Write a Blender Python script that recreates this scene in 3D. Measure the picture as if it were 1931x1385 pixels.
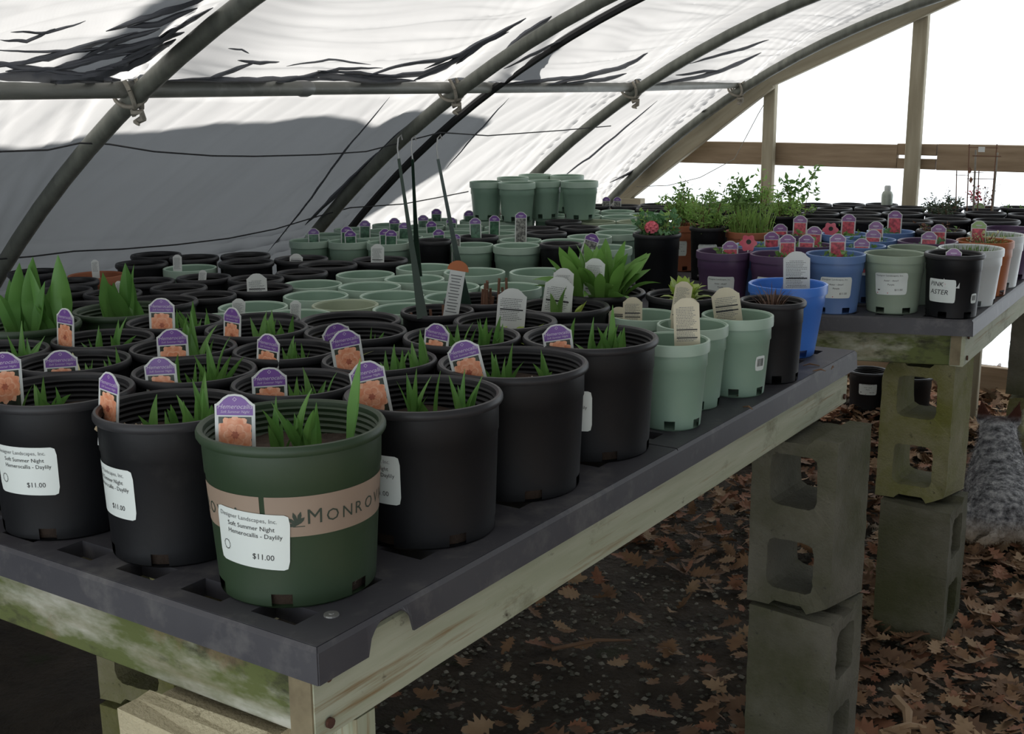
import bpy, bmesh, math, random
from mathutils import Vector, Matrix, noise
from math import sin, cos, pi, radians, sqrt, atan2

for o in list(bpy.data.objects): bpy.data.objects.remove(o, do_unlink=True)
scene = bpy.context.scene
col = scene.collection
rnd = random.Random(7)

# ------------------------------------------------------------------ camera
CW, CH = 1931.0, 1385.0
F = 2277.5
RX = Vector((0.8328006, 0.55351944, -0.00770643))      # image right in the world
RD = Vector((0.11700308, -0.18961023, -0.97486319))    # image down
RF = Vector((-0.54106695, 0.81096497, -0.22267099))    # viewing direction
EYE = Vector((0, 0, 1.54))
cam_data = bpy.data.cameras.new('camera'); cam = bpy.data.objects.new('camera', cam_data); col.objects.link(cam)
cam_data.sensor_width = 36.0; cam_data.sensor_fit = 'HORIZONTAL'; cam_data.lens = F / CW * 36.0
cam_data.clip_start = 0.02; cam_data.clip_end = 200
m = Matrix.Identity(4)
for i in range(3):
    m[i][0] = RX[i]; m[i][1] = -RD[i]; m[i][2] = -RF[i]; m[i][3] = EYE[i]
cam.matrix_world = m
scene.camera = cam

# ------------------------------------------------------------------ light
world = bpy.data.worlds.new('sky'); scene.world = world; world.use_nodes = True
bg = world.node_tree.nodes['Background']
bg.inputs['Color'].default_value = (0.88, 0.95, 1.0, 1); bg.inputs['Strength'].default_value = 1.8
SUN = Vector((-0.62, -0.665, 0.25)).normalized()          # direction towards the sun
sd = bpy.data.lights.new('sun', 'SUN'); sd.energy = 52.0; sd.angle = radians(0.53); sd.color = (1, 0.965, 0.91)
sun = bpy.data.objects.new('sun', sd); col.objects.link(sun); sun.rotation_euler = SUN.to_track_quat('Z', 'Y').to_euler()
sun.location = SUN * 12
vs = scene.view_settings
vs.view_transform = 'Standard'; vs.look = 'None'; vs.gamma = 1.0; vs.use_curve_mapping = False; vs.exposure = 0.33

# ------------------------------------------------------------------ back-projection of measured points on real planes
def ray(px, py): return RX * (px - CW / 2) + RD * (py - CH / 2) + RF * F
def at(px, py, z):
    d = ray(px, py); return EYE + d * ((z - EYE.z) / d.z)
def atY(px, py, y):
    d = ray(px, py); return EYE + d * (y / d.y)
def atX(px, py, x):
    d = ray(px, py); return EYE + d * (x / d.x)
def atD(px, py, dep): return EYE + ray(px, py) * (dep / F)
def depth(P): return (Vector(P) - EYE).dot(RF)
def proj(P):
    v = Vector(P) - EYE; d = v.dot(RF)
    return (CW / 2 + F * v.dot(RX) / d, CH / 2 + F * v.dot(RD) / d)

# ------------------------------------------------------------------ materials
MATS = {}
def new_mat(name):
    mt = bpy.data.materials.new(name); mt.use_nodes = True; nt = mt.node_tree
    for n in list(nt.nodes): nt.nodes.remove(n)
    out = nt.nodes.new('ShaderNodeOutputMaterial'); MATS[name] = mt
    return mt, nt, out
def N(nt, t, **kw):
    n = nt.nodes.new(t)
    for k, v in kw.items():
        if k in n.inputs: n.inputs[k].default_value = v
        else: setattr(n, k, v)
    return n
def c4(c): return (c[0], c[1], c[2], 1)
def coords(nt, scale=(1, 1, 1), rand=True):
    tc = N(nt, 'ShaderNodeTexCoord'); mp = N(nt, 'ShaderNodeMapping'); mp.inputs['Scale'].default_value = scale
    nt.links.new(tc.outputs['Object'], mp.inputs['Vector'])
    oi = N(nt, 'ShaderNodeObjectInfo'); mu = N(nt, 'ShaderNodeMath', operation='MULTIPLY'); mu.inputs[1].default_value = 37.0 if rand else 0.0
    nt.links.new(oi.outputs['Random'], mu.inputs[0])
    return mp.outputs['Vector'], mu.outputs[0]
def noise4(nt, vec, w, scale, detail=4, rough=.55):
    n = N(nt, 'ShaderNodeTexNoise', noise_dimensions='4D'); n.inputs['Scale'].default_value = scale
    n.inputs['Detail'].default_value = detail; n.inputs['Roughness'].default_value = rough
    nt.links.new(vec, n.inputs['Vector']); nt.links.new(w, n.inputs['W']); return n.outputs['Fac']
def ramp(nt, fac, stops):
    r = N(nt, 'ShaderNodeValToRGB'); el = r.color_ramp.elements
    while len(el) < len(stops): el.new(0.5)
    for e, (p, c) in zip(el, stops): e.position = p; e.color = c4(c)
    nt.links.new(fac, r.inputs['Fac']); return r.outputs['Color']
def mixc(nt, fac, a, b):
    mx = N(nt, 'ShaderNodeMix', data_type='RGBA')
    nt.links.new(fac, mx.inputs[0]); nt.links.new(a, mx.inputs[6]) if not isinstance(a, tuple) else setattr(mx.inputs[6], 'default_value', c4(a))
    nt.links.new(b, mx.inputs[7]) if not isinstance(b, tuple) else setattr(mx.inputs[7], 'default_value', c4(b))
    return mx.outputs[2]
def M(name, c1, c2=None, rough=.5, scale=8, stretch=(1, 1, 1), lo=.35, hi=.7, bump=0, bscale=60, bdist=.002, spec=.5, trans=0.0, extra=None, metal=0.0):
    mt, nt, out = new_mat(name)
    b = N(nt, 'ShaderNodeBsdfPrincipled'); b.inputs['Roughness'].default_value = rough
    b.inputs['Specular IOR Level'].default_value = spec; b.inputs['Metallic'].default_value = metal
    c2 = c2 or tuple(x * .82 for x in c1)
    v, w = coords(nt, stretch)
    cc = ramp(nt, noise4(nt, v, w, scale), [(lo, c1), (hi, c2)])
    for (ec, esc, elo, ehi, est) in (extra or []):
        v2, w2 = coords(nt, est)
        f = ramp(nt, noise4(nt, v2, w2, esc, 6, .65), [(elo, (0, 0, 0)), (ehi, (1, 1, 1))])
        cc = mixc(nt, f, cc, ec)
    nt.links.new(cc, b.inputs['Base Color'])
    if bump:
        bp = N(nt, 'ShaderNodeBump'); bp.inputs['Strength'].default_value = bump; bp.inputs['Distance'].default_value = bdist
        nt.links.new(noise4(nt, v, w, bscale, 5), bp.inputs['Height']); nt.links.new(bp.outputs[0], b.inputs['Normal'])
    sh = b.outputs[0]
    if trans:
        tr = N(nt, 'ShaderNodeBsdfTranslucent'); nt.links.new(cc, tr.inputs['Color'])
        mx = N(nt, 'ShaderNodeMixShader'); mx.inputs[0].default_value = trans
        nt.links.new(sh, mx.inputs[1]); nt.links.new(tr.outputs[0], mx.inputs[2]); sh = mx.outputs[0]
    nt.links.new(sh, out.inputs['Surface']); return mt
dust = ((.10, .095, .085), 9, .56, .80, (1, 1, 1))
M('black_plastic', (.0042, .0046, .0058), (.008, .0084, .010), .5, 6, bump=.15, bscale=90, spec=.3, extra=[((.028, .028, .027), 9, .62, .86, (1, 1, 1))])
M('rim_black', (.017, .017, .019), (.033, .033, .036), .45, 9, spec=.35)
M('olive_plastic', (.019, .040, .017), (.028, .053, .024), .5, 6, bump=.12, bscale=90, extra=[((.06, .075, .045), 8, .62, .88, (1, 1, 1))])
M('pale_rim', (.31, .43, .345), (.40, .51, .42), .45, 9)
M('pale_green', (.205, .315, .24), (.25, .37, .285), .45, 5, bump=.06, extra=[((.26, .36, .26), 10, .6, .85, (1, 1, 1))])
M('tan_green', (.30, .36, .25), (.36, .40, .29), .5, 5)
M('grey_green', (.26, .33, .25), (.30, .37, .28), .45, 5)
M('purple_plastic', (.085, .045, .105), (.10, .06, .12), .4, 5)
M('blue_plastic', (.11, .20, .43), (.13, .23, .46), .4, 5)
M('bright_blue', (.055, .20, .68), (.07, .23, .74), .35, 5)
M('white_plastic', (.66, .70, .70), (.60, .64, .64), .4, 5)
M('terracotta', (.34, .115, .055), (.40, .15, .075), .6, 7)
M('orange_plastic', (.42, .13, .04), (.36, .10, .03), .5, 6)
M('soil', (.018, .011, .007), (.05, .030, .018), .95, 45, lo=.3, hi=.75, bump=.9, bscale=90, bdist=.006, extra=[((.55, .49, .38), 75, .64, .68, (1, 1, 1))])
M('dry_soil', (.16, .12, .075), (.09, .065, .04), .95, 35, bump=.8, bscale=80, bdist=.004)
M('pebble', (.42, .34, .22), (.25, .19, .12), .8, 12)
M('leaf_green', (.10, .25, .055), (.15, .31, .07), .42, 14, trans=.28)
M('leaf_broad', (.09, .23, .05), (.14, .30, .07), .4, 9, (1, 1, 1), trans=.3)
M('leaf_lush', (.12, .28, .05), (.20, .38, .09), .45, 9, trans=.3)
M('leaf_lime', (.33, .47, .075), (.42, .52, .12), .5, 10, trans=.3)
M('leaf_pale', (.45, .48, .18), (.62, .60, .38), .6, 10, trans=.2)
M('leaf_mid', (.12, .25, .06), (.20, .32, .10), .55, 20, trans=.3)
M('leaf_fresh', (.22, .40, .09), (.33, .48, .14), .55, 20, trans=.35)
M('leaf_dark', (.05, .085, .05), (.09, .12, .07), .6, 20, trans=.15)
M('leaf_bluegreen', (.10, .24, .10), (.16, .32, .15), .6, 20, trans=.25)
M('grass_green', (.14, .27, .055), (.24, .36, .09), .5, 12, trans=.3)
M('grass_purple', (.085, .045, .035), (.16, .09, .05), .55, 12)
M('stem_brown', (.13, .062, .036), (.2, .10, .06), .8, 14)
M('yellow_leaf', (.42, .30, .05), (.5, .4, .08), .6, 14, trans=.2)
M('pink_flower', (.68, .10, .16), (.80, .22, .26), .6, 25)
M('tag_white', (.70, .72, .70), (.62, .65, .63), .45, 6, trans=.12)
M('tag_cream', (.66, .61, .46), (.60, .55, .40), .5, 6, trans=.1)
M('sticker', (.70, .755, .725), (.66, .71, .68), .4, 4)
M('tag_purple', (.155, .062, .285), (.185, .08, .32), .35, 6)
M('tag_mauve', (.26, .115, .30), (.30, .15, .34), .35, 6)
M('tag_green', (.28, .42, .16), (.33, .46, .19), .4, 6)
M('photo_dark', (.018, .022, .016), (.05, .06, .04), .35, 90)
M('photo_green', (.02, .075, .04), (.09, .22, .13), .35, 75, lo=.4, hi=.66)
M('photo_grey', (.07, .07, .065), (.3, .3, .27), .4, 160, lo=.42, hi=.6)
M('photo_red', (.72, .11, .15), (.26, .04, .06), .4, 110, lo=.4, hi=.66)
M('flower_peach', (.72, .25, .12), (.84, .42, .26), .45, 130)
M('flower_edge', (.80, .38, .22), (.86, .50, .34), .45, 130)
M('flower_heart', (.36, .09, .05), (.5, .15, .08), .45, 130)
M('print_pale', (.45, .62, .58), (.62, .72, .68), .4, 160)
M('ink', (.02, .02, .022), rough=.6)
M('ink_grey', (.17, .18, .18), rough=.6)
M('ink_white', (.62, .55, .68), rough=.5)
M('ink_green', (.03, .045, .03), rough=.6)
M('band_tan', (.30, .225, .165), (.26, .19, .14), .55, 8)
M('red_print', (.55, .12, .12), rough=.6)
M('tray_plastic', (.040, .039, .047), (.062, .061, .068), .52, 5, bump=.12, bscale=60, extra=[((.15, .145, .14), 14, .52, .82, (1, 1, 1))])
M('wood_pale', (.34, .36, .25), (.45, .46, .35), .8, 5, (.8, 9, 9), bump=.4, bscale=22, bdist=.002,
  extra=[((.24, .165, .075), 9, .54, .68, (.35, 8, 8)), ((.10, .095, .04), 6, .54, .72, (1, 1.6, 1.6)), ((.05, .04, .02), 16, .66, .74, (1, 1.3, 1.3))])
M('wood_mossy', (.27, .24, .165), (.50, .50, .43), .85, 5, (.8, 9, 9), bump=.4, bscale=22, bdist=.002,
  extra=[((.10, .12, .035), 5.5, .40, .54, (.6, 1.3, 1.6)), ((.035, .036, .016), 14, .52, .64, (.7, 1.5, 1.5)), ((.20, .14, .08), 7, .58, .70, (1, 1, 1))])
M('wood_end', (.24, .20, .12), (.15, .12, .07), .85, 30, bump=.5, bscale=60)
M('wood_plank', (.22, .155, .095), (.33, .245, .16), .8, 4, (1, 10, 10), bump=.3, bscale=20)
M('wood_frame', (.27, .235, .16), (.37, .33, .24), .8, 4, (1, 10, 10), bump=.3, bscale=20)
M('rust', (.06, .022, .014), (.1, .04, .02), .8, 40)
M('concrete', (.115, .108, .08), (.175, .162, .125), .95, 9, bump=.9, bscale=170, bdist=.004,
  extra=[((.06, .062, .024), 3.2, .40, .66, (1, 1, 1)), ((.05, .046, .036), 60, .62, .70, (1, 1, 1))])
M('concrete_mossy', (.19, .175, .10), (.26, .24, .15), .95, 9, bump=.9, bscale=170, bdist=.004,
  extra=[((.125, .125, .025), 4, .40, .62, (1, 1, 1)), ((.05, .05, .02), 60, .62, .70, (1, 1, 1))])
M('concrete_yellow', (.42, .37, .24), (.52, .46, .31), .95, 9, bump=1.0, bscale=150, bdist=.005, extra=[((.2, .17, .10), 50, .6, .7, (1, 1, 1))])
M('pipe_metal', (.085, .09, .075), (.15, .155, .13), .5, 7, (6, 6, 1), metal=.15, bump=.15, bscale=40, extra=[((.22, .215, .18), 16, .6, .8, (1, 1, 1))])
M('pipe_light', (.17, .17, .15), (.26, .26, .235), .45, 7, (6, 1, 6), metal=.15, bump=.15, bscale=40, extra=[((.35, .345, .31), 16, .56, .76, (1, 1, 1))])
M('strap_black', (.012, .012, .013), rough=.6)
M('tie_rope', (.30, .275, .225), (.19, .17, .14), .9, 60)
M('cord_dark', (.03, .03, .033), rough=.8)
M('hanger_green', (.004, .020, .012), (.007, .028, .017), .4, 8)
M('wire', (.25, .25, .24), rough=.45, metal=.5)
M('litter_a', (0.215, 0.118, 0.058), (0.3, 0.175, 0.092), .85, 14, trans=.06)
M('litter_b', (0.14, 0.077, 0.042), (0.2, 0.115, 0.064), .85, 14, trans=.06)
M('litter_c', (0.3, 0.195, 0.108), (0.38, 0.255, 0.15), .85, 14, trans=.06)
M('litter_d', (0.235, 0.1, 0.052), (0.3, 0.14, 0.075), .85, 14, trans=.06)
M('ground', (.045, .034, .023), (.085, .065, .045), .98, 14, bump=1, bscale=60, bdist=.02, extra=[((.035, .06, .012), 2.5, .60, .72, (1, 1, 1)), ((.02, .015, .01), 7, .5, .7, (1, 1, 1))])
M('gravel', (.20, .19, .15), (.34, .32, .26), .9, 3)
M('gravel_dark', (.085, .085, .065), (.16, .15, .115), .9, 3)
M('can_metal', (.35, .38, .33), (.2, .25, .2), .4, 30, metal=.3)
M('blocker_green', (.04, .07, .03), (.07, .11, .05), .7, 12)  # dark green of the unseen shade blocker outside
# the woven white cover: light comes through it
def fabric_mat():
    mt, nt, out = new_mat('cover')
    v, w = coords(nt, (1, 1, 1), False)
    c = ramp(nt, noise4(nt, v, w, 3, 5, .6), [(.3, (.58, .58, .58)), (.7, (.66, .66, .66))])
    tc = N(nt, 'ShaderNodeTexCoord')
    wv = N(nt, 'ShaderNodeTexWave', wave_type='BANDS', bands_direction='Y'); wv.inputs['Scale'].default_value = 40; wv.inputs['Distortion'].default_value = .6
    nt.links.new(tc.outputs['Object'], wv.inputs['Vector'])
    c = mixc(nt, ramp(nt, wv.outputs['Fac'], [(0, (0, 0, 0)), (1, (.12, .12, .12))]), c, (.5, .5, .5))
    d = N(nt, 'ShaderNodeBsdfDiffuse'); t = N(nt, 'ShaderNodeBsdfTranslucent'); mx = N(nt, 'ShaderNodeMixShader'); mx.inputs[0].default_value = .098
    d.inputs['Color'].default_value = (.12, .125, .14, 1); nt.links.new(c, t.inputs['Color'])
    nt.links.new(d.outputs[0], mx.inputs[1]); nt.links.new(t.outputs[0], mx.inputs[2]); nt.links.new(mx.outputs[0], out.inputs['Surface'])
fabric_mat()
def film_mat():
    mt, nt, out = new_mat('film')
    t = N(nt, 'ShaderNodeBsdfTranslucent'); t.inputs['Color'].default_value = (.93, .93, .93, 1)
    p = N(nt, 'ShaderNodeBsdfTransparent'); p.inputs['Color'].default_value = (.97, .97, .97, 1)
    mx = N(nt, 'ShaderNodeMixShader'); mx.inputs[0].default_value = .72
    nt.links.new(t.outputs[0], mx.inputs[1]); nt.links.new(p.outputs[0], mx.inputs[2]); nt.links.new(mx.outputs[0], out.inputs['Surface'])
film_mat()
def dog_mat():
    mt, nt, out = new_mat('dog_coat')
    b = N(nt, 'ShaderNodeBsdfPrincipled'); b.inputs['Roughness'].default_value = .9; b.inputs['Specular IOR Level'].default_value = .15
    v, w = coords(nt, (1, 1, 1), False)
    cc = ramp(nt, noise4(nt, v, w, 38, 6, .7), [(.36, (.06, .06, .063)), (.48, (.24, .24, .245)), (.64, (.58, .57, .56))])
    tc = N(nt, 'ShaderNodeTexCoord'); sx = N(nt, 'ShaderNodeSeparateXYZ'); nt.links.new(tc.outputs['Object'], sx.inputs[0])
    hd = ramp(nt, sx.outputs['Z'], [(.425, (0, 0, 0)), (.455, (1, 1, 1))])
    cc = mixc(nt, hd, cc, (.075, .03, .02))
    bl = ramp(nt, sx.outputs['Z'], [(.03, (1, 1, 1)), (.13, (0, 0, 0))])
    cc = mixc(nt, bl, cc, (.42, .34, .25))
    nt.links.new(cc, b.inputs['Base Color']); nt.links.new(b.outputs[0], out.inputs['Surface'])
dog_mat()

# ------------------------------------------------------------------ mesh helpers
class MB:
    def __init__(s): s.v = []; s.f = []
    def add(s, vs, fs):
        o = len(s.v); s.v += [tuple(x) for x in vs]; s.f += [tuple(i + o for i in f) for f in fs]; return s
    def box(s, c, d, mat=None):
        x, y, z = c; a, b, h = d[0] / 2, d[1] / 2, d[2] / 2
        vs = [Vector((x + i * a, y + j * b, z + k * h)) for i in (-1, 1) for j in (-1, 1) for k in (-1, 1)]
        if mat is not None: vs = [mat @ p for p in vs]
        return s.add(vs, [(0, 1, 3, 2), (4, 6, 7, 5), (0, 4, 5, 1), (2, 3, 7, 6), (0, 2, 6, 4), (1, 5, 7, 3)])
    def tube(s, pts, r, n=8, cap=True):
        pts = [Vector(p) for p in pts]; rs = r if isinstance(r, (list, tuple)) else [r] * len(pts)
        ref = Vector((0, 0, 1)); d0 = (pts[1] - pts[0]).normalized()
        if abs(d0.dot(ref)) > .95: ref = Vector((1, 0, 0))
        u = d0.cross(ref).normalized(); vs = []; fs = []
        for i, p in enumerate(pts):
            d = (pts[min(i + 1, len(pts) - 1)] - pts[max(i - 1, 0)]).normalized()
            u = (u - d * u.dot(d)).normalized(); w = d.cross(u)
            vs += [p + (u * cos(2 * pi * k / n) + w * sin(2 * pi * k / n)) * rs[i] for k in range(n)]
        for i in range(len(pts) - 1):
            fs += [(i * n + k, i * n + (k + 1) % n, (i + 1) * n + (k + 1) % n, (i + 1) * n + k) for k in range(n)]
        if cap: fs += [tuple(range(n - 1, -1, -1)), tuple(range((len(pts) - 1) * n, len(pts) * n))]
        return s.add(vs, fs)
    def lathe(s, prof, n=40, closed=False, skip=None):
        vs = [(r * cos(2 * pi * k / n), r * sin(2 * pi * k / n), z) for (r, z) in prof for k in range(n)]
        fs = []; L = len(prof)
        for i in range(L if closed else L - 1):
            j = (i + 1) % L
            for k in range(n):
                if skip and skip(i, k): continue
                fs.append((i * n + k, i * n + (k + 1) % n, j * n + (k + 1) % n, j * n + k))
        return s.add(vs, fs)
    def mesh(s, name, smooth=False):
        me = bpy.data.meshes.new(name); me.from_pydata(s.v, [], s.f); me.update()
        if smooth: me.polygons.foreach_set('use_smooth', [True] * len(me.polygons)); me.set_sharp_from_angle(angle=radians(38))
        return me
    def build(s, name, mat, parent=None, smooth=False): return obj(name, s.mesh(name, smooth), mat, parent)
def obj(name, me, mat, parent=None, loc=None, rot=None):
    if mat and not me.materials: me.materials.append(MATS[mat])
    o = bpy.data.objects.new(name, me); col.objects.link(o)
    if mat and me.materials[0] != MATS[mat]:
        o.material_slots[0].link = 'OBJECT'; o.material_slots[0].material = MATS[mat]
    if parent: o.parent = parent
    if loc is not None: o.location = loc
    if rot is not None: o.rotation_euler = rot
    return o
def empty(name, loc=(0, 0, 0), rz=0):
    o = bpy.data.objects.new(name, None); col.objects.link(o); o.location = loc; o.rotation_euler = (0, 0, rz); o.empty_display_size = .05
    return o
def tag(o, label=None, cat=None, group=None, kind=None):
    if label: o['label'] = label
    if cat: o['category'] = cat
    if group: o['group'] = group
    if kind: o['kind'] = kind
    return o
ORD = ['first', 'second', 'third', 'fourth', 'fifth', 'sixth', 'seventh', 'eighth', 'ninth', 'tenth', 'eleventh', 'twelfth', 'thirteenth', 'fourteenth', 'fifteenth']

# text as flat polygons, cached
_txt = {}
def text_mesh(s, size=1.0, shear=0.0, align='CENTER', space=1.0):
    key = (s, size, shear, align, space)
    if key in _txt: return _txt[key]
    cu = bpy.data.curves.new('lettering', 'FONT'); cu.body = s; cu.size = size; cu.shear = shear; cu.align_x = align; cu.align_y = 'CENTER'; cu.resolution_u = 2; cu.space_character = space
    o = bpy.data.objects.new('lettering', cu); col.objects.link(o); bpy.context.view_layer.update()
    dg = bpy.context.evaluated_depsgraph_get(); me = o.evaluated_get(dg).to_mesh()
    vs = [v.co.copy() for v in me.vertices]; fs = [tuple(p.vertices) for p in me.polygons]
    o.evaluated_get(dg).to_mesh_clear(); bpy.data.objects.remove(o, do_unlink=True); bpy.data.curves.remove(cu)
    _txt[key] = (vs, fs); return vs, fs

# ------------------------------------------------------------------ ground
ZT = EYE.z - 0.6            # top of the bench trays
def gz(x, y): 
    t = min(max((y - 4.0) / 1.5, 0), 1); return .22 * t * t * (3 - 2 * t)
mb = MB(); nx, ny = 110, 120
for j in range(ny + 1):
    for i in range(nx + 1):
        x = -4.2 + 7.6 * i / nx; y = -1.8 + 7.9 * j / ny
        mb.v.append((x, y, gz(x, y) + .018 * noise.noise(Vector((x * 3, y * 3, 0))) + .008 * noise.noise(Vector((x * 14, y * 14, 3)))))
for j in range(ny):
    for i in range(nx):
        a = j * (nx + 1) + i; mb.f.append((a, a + 1, a + nx + 2, a + nx + 1))
floor = tag(mb.build('floor', 'ground', smooth=True), 'dark earth and gravel ground strewn with dead leaves', None, None, 'structure')

# ------------------------------------------------------------------ greenhouse frame and cover
HX, HZ, HR = -0.481, EYE.z - 2.975, 3.467
def arch(a, r=HR): return (HX - r * sin(a), HZ + r * cos(a))     # a = angle from the apex, + to the left
HOOPS = [-1.82, -.59, .64, 1.87, 3.10, 4.28, 5.30]
AMAX = 1.135
hl = {1.87: 'leftmost curved grey roof hoop, rising from behind the broad-leaved pots', 3.10: 'curved grey roof hoop beside the black strap',
      4.28: 'curved grey roof hoop rising behind the upright stack of pale green pots', 5.30: 'farthest curved roof hoop against the wooden end rafters'}
for y in HOOPS:
    pts = [(arch(AMAX - 2 * AMAX * k / 60)[0], y, arch(AMAX - 2 * AMAX * k / 60)[1]) for k in range(61)]
    tag(MB().tube(pts, .0215, 12).build('roof_hoop', 'pipe_metal', smooth=True), hl.get(y, 'curved grey roof hoop ' + {.64: 'just outside the left picture edge', -.59: 'overhead behind the camera', -1.82: 'at the open end behind the camera'}.get(y, '')), 'hoop', 'hoops of the hoop house')
# purlin in lengths that meet at a collar
PX, PZ = -2.285, EYE.z + .012
pa = tag(empty('purlin', (PX, 0, PZ)), 'long horizontal grey pipe tied across the roof hoops', 'pipe')
MB().tube([(0, -1.84, -.005), (0, 1.2, -.003), (0, 2.46, 0)], .0195, 12).build('pipe', 'pipe_light', pa, True)
MB().tube([(0, 2.46, 0), (0, 4.2, 0), (0, 5.36, .012)], .0175, 12).build('pipe', 'pipe_light', pa, True)
MB().tube([(0, 2.41, 0), (0, 2.425, 0), (0, 2.45, 0), (0, 2.465, 0)], [.018, .0225, .0225, .018], 12).build('collar', 'wire', pa, True)
# rope ties at the crossings
for k, y in enumerate([1.87, 3.10, 4.28, 5.30]):
    t = tag(empty('rope_tie', (PX, y, PZ)), ['weathered rope tie on the nearest purlin crossing at upper left', 'weathered rope tie at the purlin crossing above the hanging-pot wires', 'rope tie on the third purlin crossing from the left', 'rope tie at the far end of the purlin by the wooden end frame'][k], 'rope', 'ties on the purlin')
    for q, (tilt, off) in enumerate(((.35, -.012), (.2, .016), (-.5, .0))):
        pts = []
        for i in range(21):
            a = 2 * pi * i / 20; p = Vector((cos(a) * .041, 0, sin(a) * .041)); p.rotate(Matrix.Rotation(tilt, 3, 'X')); p.rotate(Matrix.Rotation(-.55 if q < 2 else .6, 3, 'Z'))
            pts.append(p + Vector((0, off, -.004)))
        MB().tube(pts, .0052, 6, False).build('rope_loop', 'tie_rope', t, True)
    kn = [(0.0, 0, -.04), (.012, -.006, -.055), (.03, .0, -.05), (.02, .012, -.066), (.008, .0, -.075), (.026, -.006, -.08)]
    MB().tube(kn, [.006, .009, .008, .009, .007, .003], 6).build('knot', 'tie_rope', t, True)
# black strap lying just under the cover
pts = [(arch(AMAX - 1.2 * k / 40, HR + .012)[0], 3.31, arch(AMAX - 1.2 * k / 40, HR + .012)[1]) for k in range(41)]
tag(MB().tube(pts, .0135, 8).build('cover_strap', 'strap_black', smooth=True), 'black strap running under the cover beside the second hoop', 'strap')
# the cover itself
AP = .5432                       # angle of the purlin on the arch
def ridge(v, p=1.6): return (1 - min(1, abs(v) * 2.7)) ** p
def cover_r(a, y):
    s = a * HR; up = (AP - a) * HR; b = min(abs(y - h) for h in HOOPS); bay = 1 - math.exp(-(b / .17) ** 2)
    r = HR + .043
    if a < -.2: return r - .01 * bay
    ks = 5.5 if y < 1.87 else 2.2
    if up > 0:
        wob = .8 * noise.noise(Vector((y * 1.6, s * 2.2, 5)))
        n1 = noise.noise(Vector((s * 8 + y * ks * .55 + wob, y * .8, 1)))
        n2 = noise.noise(Vector((s * 15 + y * ks * 1.0 + 2 * wob, y * 1.2, 4)))
        n3 = noise.noise(Vector((s * 24 + y * ks * 1.4 + 3 * wob, y * 1.6, 6)))
        m1 = .5 + .7 * noise.noise(Vector((y * 1.4, s * 1.5, 21)))
        if y < 1.87: amp = .35 + .95 * math.exp(-up / .45)
        elif y < 3.2: amp = .14 + 1.1 * math.exp(-up / .11) + .3 * math.exp(-((y - 3.0) / .3) ** 2)
        else: amp = .16 + .75 * math.exp(-up / .13)
        amp *= max(.25, m1 + .15) * 1.9
        slack = .085 if y < 1.87 else (.062 if y < 3.2 else .045)
        tr = (up / .12) * math.exp(1 - up / .12); wide = (up / .20) * math.exp(1 - up / .20)
        r -= bay * (slack * tr * (.55 + .75 * m1) + (.03 if y < 1.87 else .012) * wide)
        r -= (.35 + .65 * bay) * amp * (.026 * ridge(n1) + .016 * ridge(n2) + .008 * ridge(n3)) * min(1, up / .03)
        r = max(r, HR + .043 - max(0, .64 * up - .008))
    else:
        n3 = noise.noise(Vector((s * 2.0 + y * 3.6, y * .9, 2))); n4 = noise.noise(Vector((s * 4 + y * 11, y * 1.8, 12)))
        dn = -up; f0 = min(1, dn / .05)
        r -= f0 * (.010 * ridge(n3, 1.2) + .0035 * ridge(n4, 1.2) + .016 * bay)
        lo = max(0, dn - .62)
        if lo: r -= min(lo, .3) * .09 * ridge(noise.noise(Vector((s * 17 + y * 1.5, y * 2.2, 8))))
    # puckers fanning from the strap and the hoops
    for h, L in ((1.87, .16), (3.31, .22), (4.28, .16), (5.30, .30)):
        q = h - y
        if 0 < q < .7: r -= .013 * math.exp(-q / L) * min(1, q / .03) * ridge(noise.noise(Vector((q * 15 + s * 3.2, s * .9, h))), 1.3)
    r = max(r, HR + .030 - .11 * (1 - math.exp(-((y - 3.31) / .07) ** 2)))
    return max(r, HR + .024 - .11 * (1 - math.exp(-(b / .09) ** 2)))
mb = MB(); Y0, Y1 = -1.86, 5.47
aa = [AMAX - (AMAX - .96) * k / 20 for k in range(20)] + [.96 - .68 * k / 330 for k in range(330)] + [.28 - .5 * k / 40 for k in range(40)] + [-.22 - (AMAX - .22) * k / 40 for k in range(41)]
yy = [Y0 + (.6 - Y0) * k / 40 for k in range(40)] + [.6 + (Y1 - .6) * k / 430 for k in range(431)]
ny = len(yy) - 1
for a in aa:
    for y in yy:
        x, z = arch(a, cover_r(a, y)); mb.v.append((x, y, z))
for i in range(len(aa) - 1):
    for j in range(ny):
        b = i * (ny + 1) + j; mb.f.append((b, b + ny + 1, b + ny + 2, b + 1))
me = mb.mesh('cover', True)
ceil = tag(obj('ceiling', me, 'cover'), 'wrinkled white woven cover stretched over the hoops', None, None, 'structure')
def on_cover(px, py, r=HR + .0):
    """point where a line of sight meets the cover"""
    d = ray(px, py).normalized(); lo = .5
    for k in range(2000):
        p = EYE + d * lo
        if (p.x - HX) ** 2 + (p.z - HZ) ** 2 > r * r: return p
        lo += .005
    return EYE + d * 6
def hit_cover(px, py, off):
    d = ray(px, py).normalized(); lo = 1.0
    for k in range(3000):
        p = EYE + d * lo; rx, rz = p.x - HX, p.z - HZ; r = sqrt(rx * rx + rz * rz)
        if r > HR - .12 and r > cover_r(atan2(-rx, rz), min(p.y, 5.47)) - off: return p
        lo += .004
    return EYE + d * lo
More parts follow.
